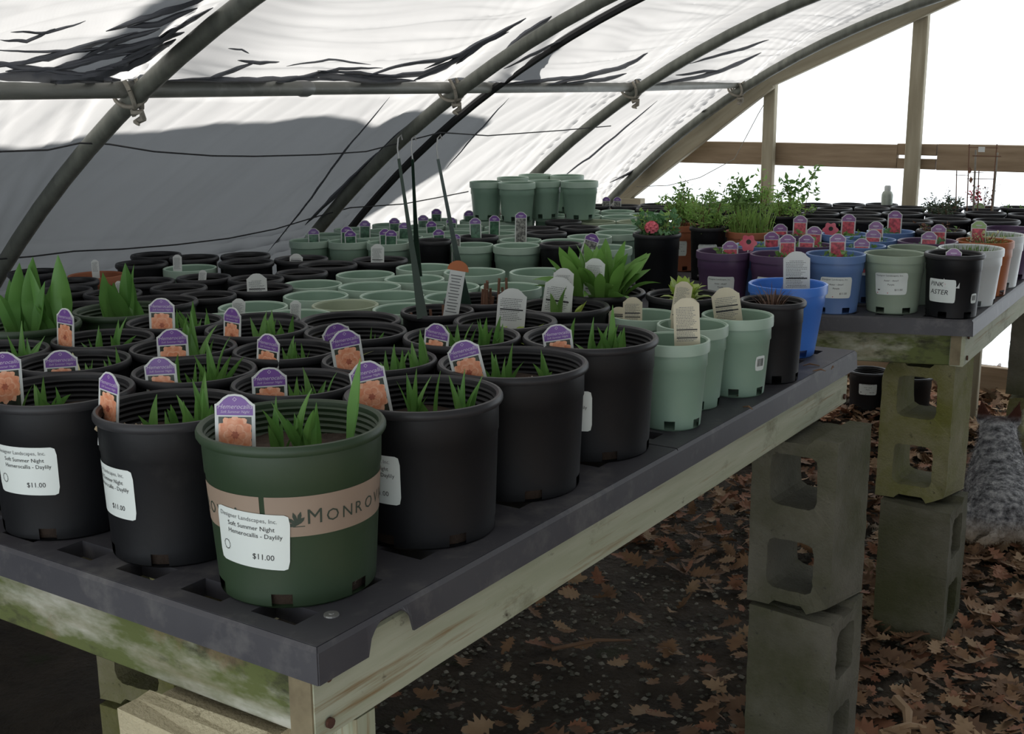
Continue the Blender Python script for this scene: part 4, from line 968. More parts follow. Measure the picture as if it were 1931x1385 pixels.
for key in ('bk3_1533', 'bk2_1574', 'bk3_1595'): bush(PK[key], 40, .02, .05, .012, 'stem_brown', 6)
bush(PK['bk2_1915'], 90, .05, .06, .015, 'leaf_mid', 8)
# pink flower heads
def flower_ball(c, r, d, mat='pink_flower', n=34):
    mb = MB()
    for k in range(n):
        t = k / n; ph = k * 2.4; y = 1 - 1.6 * t; rr = sqrt(max(0, 1 - y * y)); nrm = Vector((rr * cos(ph), rr * sin(ph), y)); p = c + nrm * r * .75; u = nrm.orthogonal().normalized(); w = nrm.cross(u); s_ = r * .42
        mb.add([p, p + (u * cos(0) + nrm * .4) * s_, p + (w + nrm * .5) * s_, p + (-u + nrm * .4) * s_, p + (-w + nrm * .5) * s_], [(0, 1, 2), (0, 2, 3), (0, 3, 4), (0, 4, 1)])
    bpy_upd.append((mb.build('flower_head', mat), d))
d = PK['fb']; flower_ball(atD(1229, 430, depth((d['x'], d['y'], d['zr'])) - .05), .021, d)

# ------------------------------------------------------------------ plant tags
def tag_outline(w, H, below):
    pts = [(.5, -.26), (.46, -.245), (.37, -.17), (.29, -.09), (.17, -.02), (0, 0)]
    up_ = [(x * w, H + y * w) for x, y in pts]
    return [(-.5 * w, -below), (.5 * w, -below)] + up_ + [(-x, z) for x, z in reversed(up_[:-1])]
def flat(mb, poly, y): 
    n = len(poly); c = (sum(p[0] for p in poly) / n, sum(p[1] for p in poly) / n)
    mb.add([(c[0], y, c[1])] + [(p[0], y, p[1]) for p in poly], [(0, 1 + k, 1 + (k + 1) % n) for k in range(n)])
TAGM = {}
def tag_parts(kind, w, H):
    key = (kind, w, H)
    if key in TAGM: return TAGM[key]
    below = max(.02, .105 - H); out = tag_outline(w, H, below); res = []; t = .0007
    mb = MB(); n = len(out); mb.add([(x, -t, z) for x, z in out] + [(x, t, z) for x, z in out], [tuple(range(n)), tuple(range(2 * n - 1, n - 1, -1))] + [(k, n + k, n + (k + 1) % n, (k + 1) % n) for k in range(n)])
    res.append(('plate', mb.mesh('plate'), 'tag_cream' if kind == 'cream' else 'tag_white'))
    if kind in ('white', 'cream'):
        mb = MB(); z = H - w * .36; k = 0; r_ = random.Random(int(w * 1e5) + (7 if kind == 'cream' else 0))
        while z > -below * .3 and k < 22:
            ww = w * (.36 if k % 6 == 0 else .40) * r_.uniform(.7, 1); x0 = -w * .40 if k % 5 else -ww
            x = x0
            while x < x0 + 2 * ww - .001:
                l = min(r_.uniform(.0015, .0048), x0 + 2 * ww - x); mb.add([(x, -t - .0003, z), (x + l, -t - .0003, z), (x + l, -t - .0003, z - w * .022), (x, -t - .0003, z - w * .022)], [(0, 1, 2, 3)]); x += l + .0008
            z -= w * .062; k += 1
        res.append(('lettering', mb.mesh('lettering'), 'ink_grey'))
        if kind == 'cream' or w > .03:
            mb = MB()
            for zz in ((H * .30, H * .12) if kind == 'cream' else (H * .16,)): mb.add([(-w * .40, -t - .0004, zz), (w * .40, -t - .0004, zz), (w * .40, -t - .0004, zz - w * .045), (-w * .40, -t - .0004, zz - w * .045)], [(0, 1, 2, 3)])
            res.append(('ruled_bars', mb.mesh('ruled_bars'), 'ink'))
    else:
        iw = .9; zs = H - w * (.53 if kind == 'day' else .52)
        poly = [(x * iw, H + (z - H) * 1 - w * .05 if z > 0 else z) for x, z in out[2:]]
        poly = [(w * iw / 2, zs)] + [(x * iw, z - w * .045) for x, z in out[2:]] + [(-w * iw / 2, zs)]
        mb = MB(); flat(mb, poly, -t - .0002); res.append(('header_panel', mb.mesh('header_panel'), 'tag_green' if kind == 'greenred' else ('tag_mauve' if kind == 'red' else 'tag_purple')))
        zb = -below * .9; mb = MB(); pw = w * .82 / 2; zt = zs - w * .04
        mb.add([(-pw, -t - .0002, zb), (pw, -t - .0002, zb), (pw, -t - .0002, zt), (-pw, -t - .0002, zt)], [(0, 1, 2, 3)])
        res.append(('photo_panel', mb.mesh('photo_panel'), {'day': 'photo_dark', 'red': 'photo_red', 'grn': 'photo_green', 'gry': 'photo_grey', 'greenred': 'photo_red'}[kind]))
        if kind == 'day':
            cz = zt - w * .46; q = -t - .0004; r_ = random.Random(3)
            mb = MB()
            for k in range(5): a = 2 * pi * (k + .5) / 5 + .6; flat(mb, [(min(pw, max(-pw, .36 * w * cos(a) + .10 * w * cos(b))), min(zt, cz + .33 * w * sin(a) + .08 * w * sin(b))) for b in [i * 1.05 for i in range(6)]], q + .0001)
            res.append(('pale_blossoms', mb.mesh('pale_blossoms'), 'print_pale'))
            for (nm, rad, mt, dy, wob, np_) in (('petal_edge', .46, 'flower_edge', 0, .20, 12), ('petals', .40, 'flower_peach', .0001, .22, 10), ('petal_edge', .27, 'flower_edge', .00015, .25, 6), ('petals', .235, 'flower_peach', .0002, .25, 6), ('flower_heart', .085, 'flower_heart', .00025, .35, 6)):
                mb = MB(); poly = []
                for i in range(48):
                    a = 2 * pi * i / 48; rr = w * rad * (1 - wob * .5 + wob * abs(cos(a * np_ / 2)) + .045 * r_.uniform(-1, 1)); poly.append((min(pw, max(-pw, rr * cos(a))), min(zt, cz + rr * sin(a))))
                flat(mb, poly, q - dy); res.append((nm, mb.mesh(nm), mt))
            mb = MB()
            for k in range(6):
                a = 2 * pi * k / 6 + .3; c_, s_ = cos(a), sin(a); mb.add([(.05 * w * c_ - .006 * w * s_, q - .0003, cz + .05 * w * s_ + .006 * w * c_), (.05 * w * c_ + .006 * w * s_, q - .0003, cz + .05 * w * s_ - .006 * w * c_), (.29 * w * c_, q - .0003, cz + .29 * w * s_)], [(0, 1, 2)])
            res.append(('petal_veins', mb.mesh('petal_veins'), 'flower_heart'))
        mb = MB()
        if kind == 'day':
            for s_, size, z, sh in (('Hemerocallis', .165, H - w * .315, .35), ('Soft Summer Night', .092, H - w * .445, .3)):
                vs_, fs = text_mesh(s_, size, sh); mb.add([(v.x * w, -t - .0004, z + v.y * w) for v in vs_], fs)
            for a in range(4): mb.add([(w * .055 * cos(a * pi / 2), -t - .0004, H - w * .13 + w * .055 * sin(a * pi / 2)), (w * .055 * cos((a + 1) * pi / 2), -t - .0004, H - w * .13 + w * .055 * sin((a + 1) * pi / 2)), (w * .04 * cos((a + 1) * pi / 2), -t - .0004, H - w * .13 + w * .04 * sin((a + 1) * pi / 2)), (w * .04 * cos(a * pi / 2), -t - .0004, H - w * .13 + w * .04 * sin(a * pi / 2))], [(0, 1, 2, 3)])
        else:
            mb.add([(-.2 * w, -t - .0004, H - w * .30), (.2 * w, -t - .0004, H - w * .30), (.18 * w, -t - .0004, H - w * .37), (-.18 * w, -t - .0004, H - w * .37)], [(0, 1, 2, 3)])
            mb.add([(-.1 * w, -t - .0004, H - w * .44), (.1 * w, -t - .0004, H - w * .44), (.1 * w, -t - .0004, H - w * .46), (-.1 * w, -t - .0004, H - w * .46)], [(0, 1, 2, 3)])
        res.append(('lettering', mb.mesh('lettering'), 'ink_white'))
    TAGM[key] = res; return res
def put_tag(kind, px, ytop, ybot, wpx, key, label, tilt=0, yaw=None, wreal=None, lean=-.08, group=None, front=8):
    d = PK[key]; sc = depth((d['x'], d['y'], d['zr'])) / F
    P_ = at(px, ybot - front * .0007 / sc, d['zr'])
    v = Vector((P_.x - d['x'], P_.y - d['y'])); lim = (d['T'].R - .016) * d['s']
    if v.length > lim: v *= lim / v.length; P_.x = d['x'] + v.x; P_.y = d['y'] + v.y
    dep = depth(P_); H = max(.02, atD(px, ytop, dep).z - P_.z); w = wreal or wpx * dep / F
    H = round(H / .004) * .004; w = round(w / .002) * .002
    if yaw is None: yaw = 0
    c = EYE - P_; rz = atan2(c.x, -c.y) + yaw
    o = empty('plant_tag', (P_.x, P_.y, P_.z)); o.rotation_euler = (lean, radians(tilt), rz); tag(o, label, 'plant tag', group)
    for nm, me, mt in tag_parts(kind, w, H): obj(nm, me, mt, o)
    return o
gd = 'daylily picture tags'
ac = lambda r: math.acos(min(1, r))
for px, yt, yb, w, key, lab, tilt, yaw in [
 (10, 659, 746, 50, 'a', 'at the left picture edge, in the pot with the price sticker', 2, .2), (108, 661, 714, 49, 'f', 'second row, left, half sunk behind its rim', 1, 0),
 (205, 700, 777, 25, 'b', 'turned almost edge-on, in the gravel-topped pot', 3, -1.05), (275, 670, 737, 46, 'i', 'between the edge-on tag and the upright third-row tag', -4, -.4),
 (124, 580, 650, 24, 'o', 'narrow, turned sideways, in front of the left olive pot', 0, -1.0), (306, 562, 618, 34, 's', 'rear row, right of the second olive pot', 0, -.4),
 (320, 618, 685, 53, 'l', 'upright and facing squarely, third row left', 0, 0), (438, 580, 638, 25, 't', 'narrow, rear row, in front of the pale green pots', 0, -.95),
 (486, 626, 694, 35, 'm', 'third row, turned partly aside, near the centre', 3, -.8), (509, 689, 749, 60, 'j', 'straight behind the dark green pot', 1, .1),
 (444, 741, 827, 70, 'g', 'nearest of all, in the dark green pot', 1, -.25), (630, 607, 650, 38, 'u', 'mostly covered by the tag crossing in front of it', -14, .3),
 (659, 617, 697, 48, 'k', 'leaning left, crossing another tag near the centre', -6, .3), (703, 676, 765, 60, 'c', 'leaning left, just right of the dark green pot', -9, .15),
 (820, 607, 658, 40, 'v', 'rear row, just left of the leafy clump', 5, -.6), (884, 639, 708, 70, 'd', 'strongly leaning left with a blade across it', -13, .1),
 (1051, 609, 660, 70, 'e', 'in the last daylily pot beside the pale green pots', -7, .1)]:
    put_tag('day', px, yt, yb, w, key, 'purple daylily picture tag ' + lab, tilt, yaw, .047 if w > 20 else None, group=gd)
gw = 'white paper plant tags'
for kind, px, yt, yb, w, key, lab, tilt in [
 ('white', 484, 514, 556, 38, 'dk493', 'broad white text tag in a black pot left of the pale green pots', 0), ('white', 708, 459, 504, 25, 'dk727', 'narrow white tag with two black bars near the far pots', 2),
 ('white', 539, 477, 508, 24, 'dk571', 'grey white tag in a black pot near the cover', 4), ('white', 449, 561, 606, 24, 'pl430', 'slim white tag left in the nearest pale green row', 6),
 ('white', 557, 565, 598, 20, 'pl575', 'slim white tag in the second pale green pot of the nearest row', 4), ('white', 335, 480, 514, 16, 'lonelg', 'slim grey tag in the lone pale green pot', 2),
 ('white', 181, 488, 524, 13, 'terra1', 'slim grey tag in the terracotta coloured pot', 0), ('white', 229, 527, 570, 12, 'ol2', 'slim white tag among the leaves of the second olive pot', -6), ('white', 380, 510, 536, 14, 'dk420', 'small dim tag in a black pot behind the bigger black pot', 8),
 ('white', 964, 543, 596, 54, 'A', 'broad white paper label in the pot with pale lime leaves', 5), ('white', 1050, 522, 580, 54, 'B', 'white label behind the serrated leaf', 8), ('white', 1059, 504, 560, 38, 'B', 'white label peeking out behind another white label', 3), ('white', 1118, 484, 560, 38, 'D', 'white label half hidden in the lush leaves', 4),
 ('cream', 1132, 582, 606, 38, 'e4', 'low cream tag just behind the last daylily pot', 2), ('cream', 1182, 560, 612, 37, 'e4', 'cream tag with rounded head behind the last daylily pot', 0), ('cream', 1253, 530, 600, 32, 'e2', 'leaning cream tag left of the lime rosette', 8), ('cream', 1287, 562, 640, 34, 'e2', 'cream tag tucked behind the tallest cream tag', 2), ('cream', 1296, 558, 652, 48, 'e1', 'tallest cream tag with black bars in the nearest pale green pot', -3), ('cream', 1372, 540, 596, 52, 'e3', 'broad cream tag leaning left by the lime rosette', -9),
 ('white', 1502, 474, 538, 49, 'blue', 'broad white tag standing in the bright blue pot', -2)]:
    put_tag(kind, px, yt, yb, w, key, lab, tilt, 0, group=gw)
gp = 'purple green-photo tags on the far bench'
def nearest(px, py, bench=2):
    best = None
    for d in POTS:
        if d['bench'] != bench: continue
        c = proj((d['x'], d['y'], d['zr'])); R_ = d['T'].R * d['s'] * F / depth((d['x'], d['y'], d['zr']))
        dx = (c[0] - px) / R_; dy = (c[1] - py) / (R_ * .16)
        q = dx * dx + dy * dy
        if best is None or q < best[0]: best = (q, d)
    return best[1]['key']
k = 0
for px, py, w, h in sorted([(593, 441, 26, 24), (645, 436, 24, 22), (661, 444, 25, 22), (693, 427, 23, 26), (718, 441, 20, 20), (739, 444, 23, 24), (755, 422, 20, 22), (763, 432, 22, 27), (792, 415, 17, 18), (814, 427, 21, 23), (823, 405, 19, 22), (827, 440, 24, 18), (851, 419, 18, 20), (877, 406, 20, 20), (888, 426, 22, 30), (919, 418, 22, 26), (949, 406, 22, 17), (1015, 402, 23, 26)]):
    kk = nearest(px, py + h * .5 + 3); put_tag('grn', px, py - h / 2, py + h / 2, w, kk, 'purple tag with green photo, %s from left on the far bench' % (ORD[k] if k < 15 else ['sixteenth', 'seventeenth', 'eighteenth'][k - 15]), rnd.uniform(-3, 3), rnd.uniform(-.3, .3), .036, group=gp); k += 1
put_tag('gry', 984, 398, 442, 24, nearest(984, 444), 'narrow tag with dark photo standing among pale pots', 1, 0, .036); put_tag('gry', 831, 441, 466, 15, 'f0_863', 'small dark-photo tag with a white head in the far bench front row', 1, 0, .026)
put_tag('gry', 1093, 438, 473, 36, 'f0_1094', 'tilted tag with grey photo in the right front pale green pot', 17, 0, .042)
for k, px in enumerate((1144, 1164)): put_tag('gry', px, 372, 390, 14, nearest(px, 390), ['left', 'right'][k] + ' small purple tag by the foot of the end rafter', 0, 0, .03)
gr_ = 'purple tags with red flower photos'
k = 0
for px, py, w, h, key in sorted([(1512, 421, 27, 32, 'fp6'), (1546, 441, 31, 30, 'fp3'), (1600, 422, 31, 36, 'fu5'), (1580, 458, 35, 35, 'fu1'), (1517, 458, 26, 30, 'fp3'), (1626, 461, 31, 26, 'fu3'), (1651, 448, 32, 32, 'fu4'), (1664, 432, 32, 28, 'fu4'), (1686, 418, 32, 42, 'fu6'), (1751, 450, 34, 27, 'fp4'), (1771, 438, 33, 32, 'fp4'), (1377, 465, 30, 24, 'fp1'), (1455, 450, 31, 28, 'fu2'), (1466, 433, 30, 24, 'fp6'), (1489, 460, 34, 35, 'fp2')]):
    put_tag('red', px, py - h / 2, py + h / 2, w, key, 'purple tag with red flower photo, %s from left on the far bench' % ORD[k], rnd.uniform(-2, 2), rnd.uniform(-.2, .2), .044, group=gr_); k += 1
put_tag('greenred', 1843, 416, 452, 35, 'fr1', 'green-headed tag with red photo in the orange pot', 0, 0, .044)
put_tag('red', 1795, 480, 494, 28, 'fk2', 'purple tag barely rising above the hand-lettered black pot', 0, 0, .04)
put_tag('greenred', 1828, 383, 408, 22, 'bk2_1850', 'small green-headed tag by the dry flowering plant', 0, 0, .036)
for px, py, key in ((1411, 459, 'fp1'), (1566, 434, 'fu5')):
    d = PK[key]; dd = dict(d); v = atD(px, py, depth((d['x'], d['y'], d['zr'])))
    o = tag(empty('flower_cutout_tag', v), 'round pink flower-shaped tag ' + ('beside the leftmost purple pot tag' if key == 'fp1' else 'among the red-photo tags in the middle'), 'plant tag'); c = EYE - v; o.rotation_euler = (0, 0, atan2(c.x, -c.y))
    mb = MB(); poly = [(.022 * (1 + .13 * cos(6 * a)) * cos(a), .022 * (1 + .13 * cos(6 * a)) * sin(a)) for a in [2 * pi * i / 48 for i in range(48)]]; n = len(poly)
    mb.add([(x, -.0008, z) for x, z in poly] + [(x, .0008, z) for x, z in poly], [tuple(range(n)), tuple(range(2 * n - 1, n - 1, -1))] + [(k, n + k, n + (k + 1) % n, (k + 1) % n) for k in range(n)]); obj('plate', mb.mesh('plate'), 'pink_flower', o)
    mb = MB(); flat(mb, [(.007 * cos(a) + .001, .007 * sin(a) + .004) for a in [2 * pi * i / 12 for i in range(12)]], -.0011); obj('flower_heart', mb.mesh('flower_heart'), 'photo_dark', o)
    MB().box((0, 0, -.05), (.004, .001, .07)).build('stake', 'tag_white', o)

# ------------------------------------------------------------------ stickers, bands and lettering wrapped on the pots
def wrap(d, phi, zc, tilt=0.0, lift=.0008):
    T = d['T']; s_ = d['s']; c = EYE - Vector((d['x'], d['y'], 0)); a0 = atan2(c.y, c.x); ct, st = cos(tilt), sin(tilt)
    def f(x, z, l=0.0):
        x, z = x * ct - z * st, x * st + z * ct; zz = zc + z; r = T.r(zz) * s_ + lift + l; a = a0 + phi + x / (T.r(zc) * s_)
        if T.style == 'band' and zz > T.h * .66: r += .0025 * s_
        return (d['x'] + r * cos(a), d['y'] + r * sin(a), d['z'] + .0012 + zz)
    return f
def wrap_grid(f, W, H, rr=.004, nx_=14, nz_=6, l=0.0):
    mb = MB()
    for j in range(nz_ + 1):
        for i in range(nx_ + 1):
            x = -W / 2 + W * i / nx_; z = -H / 2 + H * j / nz_
            if rr and i in (0, nx_) and j in (0, nz_): x *= 1 - rr / W; z *= 1 - rr / H
            mb.v.append(f(x, z, l))
    for j in range(nz_):
        for i in range(nx_): a = j * (nx_ + 1) + i; mb.f.append((a, a + 1, a + nx_ + 2, a + nx_ + 1))
    return mb
def wrap_text(mb, f, s_, size, x, z, align='CENTER', shear=0, l=.0004, space=1.0):
    vs_, fs = text_mesh(s_, size, shear, align, space); mb.add([f(x + v.x, z + v.y, l) for v in vs_], fs)
def part(mb, nm, mat, d, parent=None, label=None, smooth=False):
    o = mb.build(nm, mat, None, smooth)
    if parent: o.parent = parent
    else: bpy_upd.append((o, d))
    if label: o['label'] = label
    return o
def price_sticker(d, phi, zc, W=.095, H=.068, tilt=0.0, small=False, lift=.0008):
    f = wrap(d, phi, zc, tilt, lift); st = part(wrap_grid(f, W, H), 'price_sticker', 'sticker', d, None, None, True)
    k = W / .095
    mb = MB(); wrap_text(mb, f, 'Designer Landscapes, Inc.', .0073 * k, -.042 * k, .0255 * k, 'LEFT'); g = part(mb, 'heading', 'ink_grey', d, st)
    mb = MB()
    if small:
        wrap_text(mb, f, 'Aster - dwarf', .0075 * k, 0, .010 * k); wrap_text(mb, f, 'Purple', .0075 * k, 0, -.002 * k); wrap_text(mb, f, '$11.00', .0085 * k, .022 * k, -.018 * k)
        mb.add([f(-.036 * k + .004 * cos(a), -.016 * k + .004 * sin(a), .0004) for a in (3.3, 4, 4.7, 5.4, 6.1)], [(0, 1, 2, 3, 4)])
        m2 = MB(); m2.add([f(x, z, .0004) for x, z in ((-.042 * k, -.029 * k), (-.008 * k, -.029 * k), (-.008 * k, -.026 * k), (-.042 * k, -.026 * k))], [(0, 1, 2, 3)]); part(m2, 'footer_line', 'red_print', d, st)
    else:
        wrap_text(mb, f, 'Soft Summer Night', .0078 * k, -.030 * k, .0155 * k, 'LEFT'); wrap_text(mb, f, 'Hemerocallis - Daylily', .0078 * k, -.030 * k, .0065 * k, 'LEFT'); wrap_text(mb, f, '$11.00', .0098 * k, .030 * k, -.0195 * k, 'RIGHT')
        for q in range(20):
            a, b = 2 * pi * q / 20, 2 * pi * (q + 1) / 20; mb.add([f(-.034 * k + r * .0045 * cos(t), -.013 * k + r * .0055 * sin(t), .0004) for r, t in ((1, a), (1.14, a), (1.14, b), (1, b))], [(0, 1, 2, 3)])
            if q % 2: mb.add([f(-.034 * k + r * .0045 * cos(t), -.013 * k + r * .0055 * sin(t), .0004) for r, t in ((1.1, a - .06), (1.42, a), (1.1, a + .06))], [(0, 1, 2)])
    part(mb, 'lettering', 'ink', d, st); return st
G = PK['g']
# tan brand band in two runs with a narrow gap, lettering on both
hb = G['T'].h * .575; f = wrap(G, 0, hb, 0, .0004)
bandH = .050; ra = G['T'].r(hb) * G['s']
for (p0, p1) in ((-2.5, -.405), (-.345, 1.75)):
    Wd = (p1 - p0) * ra; xc = (p0 + p1) / 2 * ra
    mb = wrap_grid(lambda x, z, l=0: f(x + xc, z, l), Wd, bandH, 0, 40, 3); bo = part(mb, 'brand_band', 'band_tan', G, None, 'tan brand band', True)
    mb = MB(); x0 = (p0 + .47) * ra
    x = x0
    for ch, sz in zip('MONROVIA', (.0265, .0215, .0215, .0215, .0215, .0215, .0215, .0265)):
        vs_, fs = text_mesh(ch, sz, 0, 'LEFT'); wd = max(v.x for v in vs_) if vs_ else .01; x1 = min(v.x for v in vs_)
        base = min(v.y for v in vs_); mb.add([f(x + v.x - x1, v.y - base - .0100, .0004) for v in vs_], fs); x += (wd - x1) + .0058
    for k in range(5):                                           # the leaf sprig
        a = [1.9, 2.5, 1.35, 3.1, .85][k]; L = [.017, .015, .017, .012, .012][k]; ox, oz = x0 - .0115, -.010
        u = (cos(a), sin(a)); w = (-u[1], u[0]); mb.add([f(ox, oz, .0004)] + [f(ox + u[0] * L * t + w[0] * q, oz + u[1] * L * t + w[1] * q, .0004) for t, q in ((.35, .0022), (.7, .0026), (1, 0), (.7, -.0018), (.35, -.0016))], [(0, 1, 2, 3, 4, 5)])
    mb.add([f(x0 - .0175 + t, -.0128, .0004) for t in (0, .014)] + [f(x0 - .0175 + t, -.0118, .0004) for t in (.014, 0)], [(0, 1, 2, 3)])
    part(mb, 'lettering', 'ink_green', G, bo)
price_sticker(G, -.56, .088, .098, .070, -.05, lift=.0016)
price_sticker(PK['a'], -.62, .102); price_sticker(PK['b'], -1.12, .098); price_sticker(PK['c'], -.80, .098); price_sticker(PK['e'], -.42, .090)
for key, phi, W, H, zc in (('fp1', -.1, .075, .055, .068), ('fp2', -.3, .075, .055, .075), ('fu1', .08, .085, .058, .075), ('fy1', -.08, .086, .060, .085), ('fk1', .05, .062, .036, .10), ('ft1', -.1, .05, .05, .08)): price_sticker(PK[key], phi, zc, W, H, .03 if key == 'fy1' else 0, True)
d = PK['fk2']; f = wrap(d, -.42, .075); st = part(wrap_grid(f, .075, .062, .003), 'hand_label', 'sticker', d, None, None, True)
mb = MB(); wrap_text(mb, f, 'PINK', .017, -.032, .017, 'LEFT', .25); wrap_text(mb, f, 'ASTER', .018, -.032, -.004, 'LEFT', .2); part(mb, 'lettering', 'ink', d, st)
def barcode(d, phi, zc, W=.022, H=.026):
    f = wrap(d, phi, zc); st = part(wrap_grid(f, W, H, .003, 4, 3), 'barcode_sticker', 'sticker', d); mb = MB(); x = -W * .33
    r_ = random.Random(5)
    while x < W * .3: w = r_.uniform(.0006, .0018); mb.add([f(x, -H * .2, .0004), f(x + w, -H * .2, .0004), f(x + w, H * .32, .0004), f(x, H * .32, .0004)], [(0, 1, 2, 3)]); x += w + r_.uniform(.0006, .0014)
    part(mb, 'bars', 'ink', d, st)
barcode(PK['fk2'], .95, .055); barcode(PK['e3'], .85, .07, .026, .03); barcode(PK['up1064'], -.1, .10, .014, .018); barcode(PK['e3'], -.9, .09, .02, .024)

# straps of the hanging pot
d = PK['hang']; dep0 = depth((d['x'], d['y'], d['zr']))
for (tx, ty, bx, by, ho) in ((752, 300, 797, 601, .02), (778, 300, 788, 520, .05), (826, 300, 880, 577, .0)):
    b = at(bx, by, d['zr'] - .004); t = atD(tx, ty, dep0 + ho * .5); dirn = (t - b); side = RX - dirn.normalized() * RX.dot(dirn.normalized()); side.normalize(); nr = dirn.normalized().cross(side)
    mb = MB()
    for i in range(9):
        q = i / 8; w = .0075 * (1 - q) ** 2.2 + .0030; p = b + dirn * q
        mb.v += [p - side * w, p + side * w, p + side * w - nr * .002, p - side * w - nr * .002]
    for i in range(8): a = 4 * i; mb.f += [(a + k, a + 4 + k, a + 4 + (k + 1) % 4, a + (k + 1) % 4) for k in range(4)]
    mb.f += [(0, 1, 2, 3), (35, 34, 33, 32)]
    so = mb.build('strap', 'hanger_green'); bpy_upd.append((so, d))
    p = [t, t + Vector((0, 0, .022)) - side * .002, t + Vector((0, 0, .04)), t + Vector((0, 0, .046)) + side * .006, t + Vector((0, 0, .036)) + side * .008]
    w_ = MB().tube(p, .0016, 6).build('hook', 'wire'); w_.parent = so
# orange-and-white tag tied on the right strap
P_ = atD(858, 545, dep0 - .03); o = tag(empty('care_tag', P_), 'long white text tag with orange top hanging by the green strap', 'plant tag'); c = EYE - P_; o.rotation_euler = (0, radians(10), atan2(c.x, -c.y))
MB().box((0, 0, -.010), (.030, .0012, .094)).build('paper', 'tag_white', o)
mb = MB(); flat(mb, [(.021 * cos(a), .036 + .020 * max(0, sin(a))) for a in [pi * k / 10 for k in range(11)]], -.0008); flat(mb, [(.021 * cos(a), .036 + .020 * max(0, sin(a))) for a in [pi * k / 10 for k in range(11)]], .0008); mb.build('orange_head', 'orange_plastic', o)
mb = MB()
for k in range(13): mb.box((-.001, -.0010, .026 - k * .006), (.022 - (k % 3) * .003, .0004, .0018))
mb.build('lettering', 'ink_grey', o)
# attach all plant parts to their pots
bpy.context.view_layer.update()
for o, d in bpy_upd: child(o, d)

# ------------------------------------------------------------------ small things on the far bench and at the end wall
d = PK['bk2_1645']; p = Vector((d['x'] + .10, d['y'] + .12, ZT + .0)); p = atD(1672, 385, depth(p)); p.z = ZT + .13
p = atY(1672, 388, 4.62); zc = ZT + .002
o = tag(empty('spray_can', (p.x, p.y, zc)), 'tall spray can standing among the black pots against the light', 'can')
MB().lathe([(.001, 0), (.02, 0), (.021, .004), (.021, .205), (.017, .215), (.012, .22), (.001, .22)], 20).build('can_body', 'can_metal', o, True); MB().lathe([(.012, .219), (.012, .236), (.009, .24), (.001, .24)], 16).build('cap', 'tag_white', o, True)
t = tag(empty('wire_trellis', (0, 0, 0)), 'small wire and stick trellis in front of the right board', 'trellis')
for (x0, y0, x1, y1, r, mt) in ((1828, 272, 1826, 402, .0022, 'stem_brown'), (1880, 272, 1868, 404, .0022, 'stem_brown'), (1840, 283, 1838, 402, .0035, 'tie_rope'), (1881, 288, 1871, 402, .003, 'tie_rope'), (1846, 322, 1846, 402, .002, 'stem_brown'), (1804, 322, 1806, 402, .002, 'stem_brown')):
    a, b = atY(x0, y0, 4.55), atY(x1, y1, 4.55); b.z = ZT + .02; MB().tube([a, b], r, 6).build('upright', mt, t)
for (x0, x1, y, r) in ((1826, 1882, 278, .0015), (1834, 1888, 294, .002), (1824, 1876, 337, .0015), (1802, 1826, 330, .0012), (1828, 1856, 325, .0012)):
    MB().tube([atY(x0, y, 4.548), atY(x1, y + 1, 4.548)], r, 6).build('crossbar', 'stem_brown', t)
MB().box(atY(1851, 282, 4.54), (.022, .002, .018)).build('clip', 'tag_white', t)
for q in ((1828, 322), (1830, 340)):
    c = atY(*q, 4.53); mb = MB(); mb.add([c + Vector(v) * .012 for v in ((0, 0, 1.2), (.7, .2, .2), (.3, -.4, -1), (-.5, .2, -.2))], [(0, 1, 2), (0, 2, 3), (0, 3, 1), (1, 3, 2)]); mb.build('dry_leaf', 'stem_brown', t)
# pots standing on the ground by the end wall, seen under the far bench
for px, py, w, lab in ((1637, 725, 46, 'black pot with a white sticker on the ground under the far bench'), (1720, 722, 40, 'dark pot on the ground seen through the far cinder block')):
    q = atY(px, py, 5.05); g = gz(q.x, q.y) + .01; T = TYPES['C']; o = empty('nursery_pot', (q.x, q.y, g)); obj('pot_body', T.body, T.mat, o); obj('pot_rim', T.rim, T.rimmat, o); obj('potting_soil', T.soil_me, T.soilmat, o); tag(o, lab, 'pot')
    if px < 1700:
        dd = dict(x=q.x, y=q.y, z=g, s=1.0, T=T, o=o); bpy.context.view_layer.update(); n0 = len(bpy_upd); price_sticker(dd, 0.0, .11, .075, .05, 0, True)
        for oo, d_ in bpy_upd[n0:]: child(oo, d_)

# ------------------------------------------------------------------ leaf litter and gravel
OAK = [(0, 0), (.06, .10), (.20, .14), (.12, .22), (.30, .30), (.17, .38), (.36, .52), (.19, .55), (.26, .74), (.13, .74), (.10, .92), (0, 1.0)]
def oak(seed):
    r_ = random.Random(seed); L = .10 * r_.uniform(.8, 1.2); mb = MB(); k1, k2, k3 = r_.uniform(-.35, .6), r_.uniform(-.3, .5), r_.uniform(-.25, .25)
    def P_(x, y): return (x * L, (y - .5) * L, L * (k1 * x * x * 1.6 + k2 * (y - .5) ** 2 + k3 * x * (y - .5) * 2))
    pr = [(x * r_.uniform(.8, 1.15), y) for x, y in OAK]; pl = [(-x * r_.uniform(.8, 1.15), y) for x, y in OAK[1:-1]]
    mid = [(0, y) for _, y in OAK]; n = len(OAK)
    mb.v = [P_(*q) for q in mid] + [P_(*q) for q in pr] + [P_(0, 0)] + [P_(*q) for q in pl] + [P_(0, 1)]
    for i in range(n - 1): mb.f += [(i, n + i, n + i + 1, i + 1), (i, i + 1, 2 * n + i + 1, 2 * n + i)]
    return mb
OAKS = [oak(s_) for s_ in range(7)]; OAKM = [m_.mesh('leaf', True) for m_ in OAKS]
LM = ['litter_a', 'litter_a', 'litter_b', 'litter_b', 'litter_c', 'litter_d']
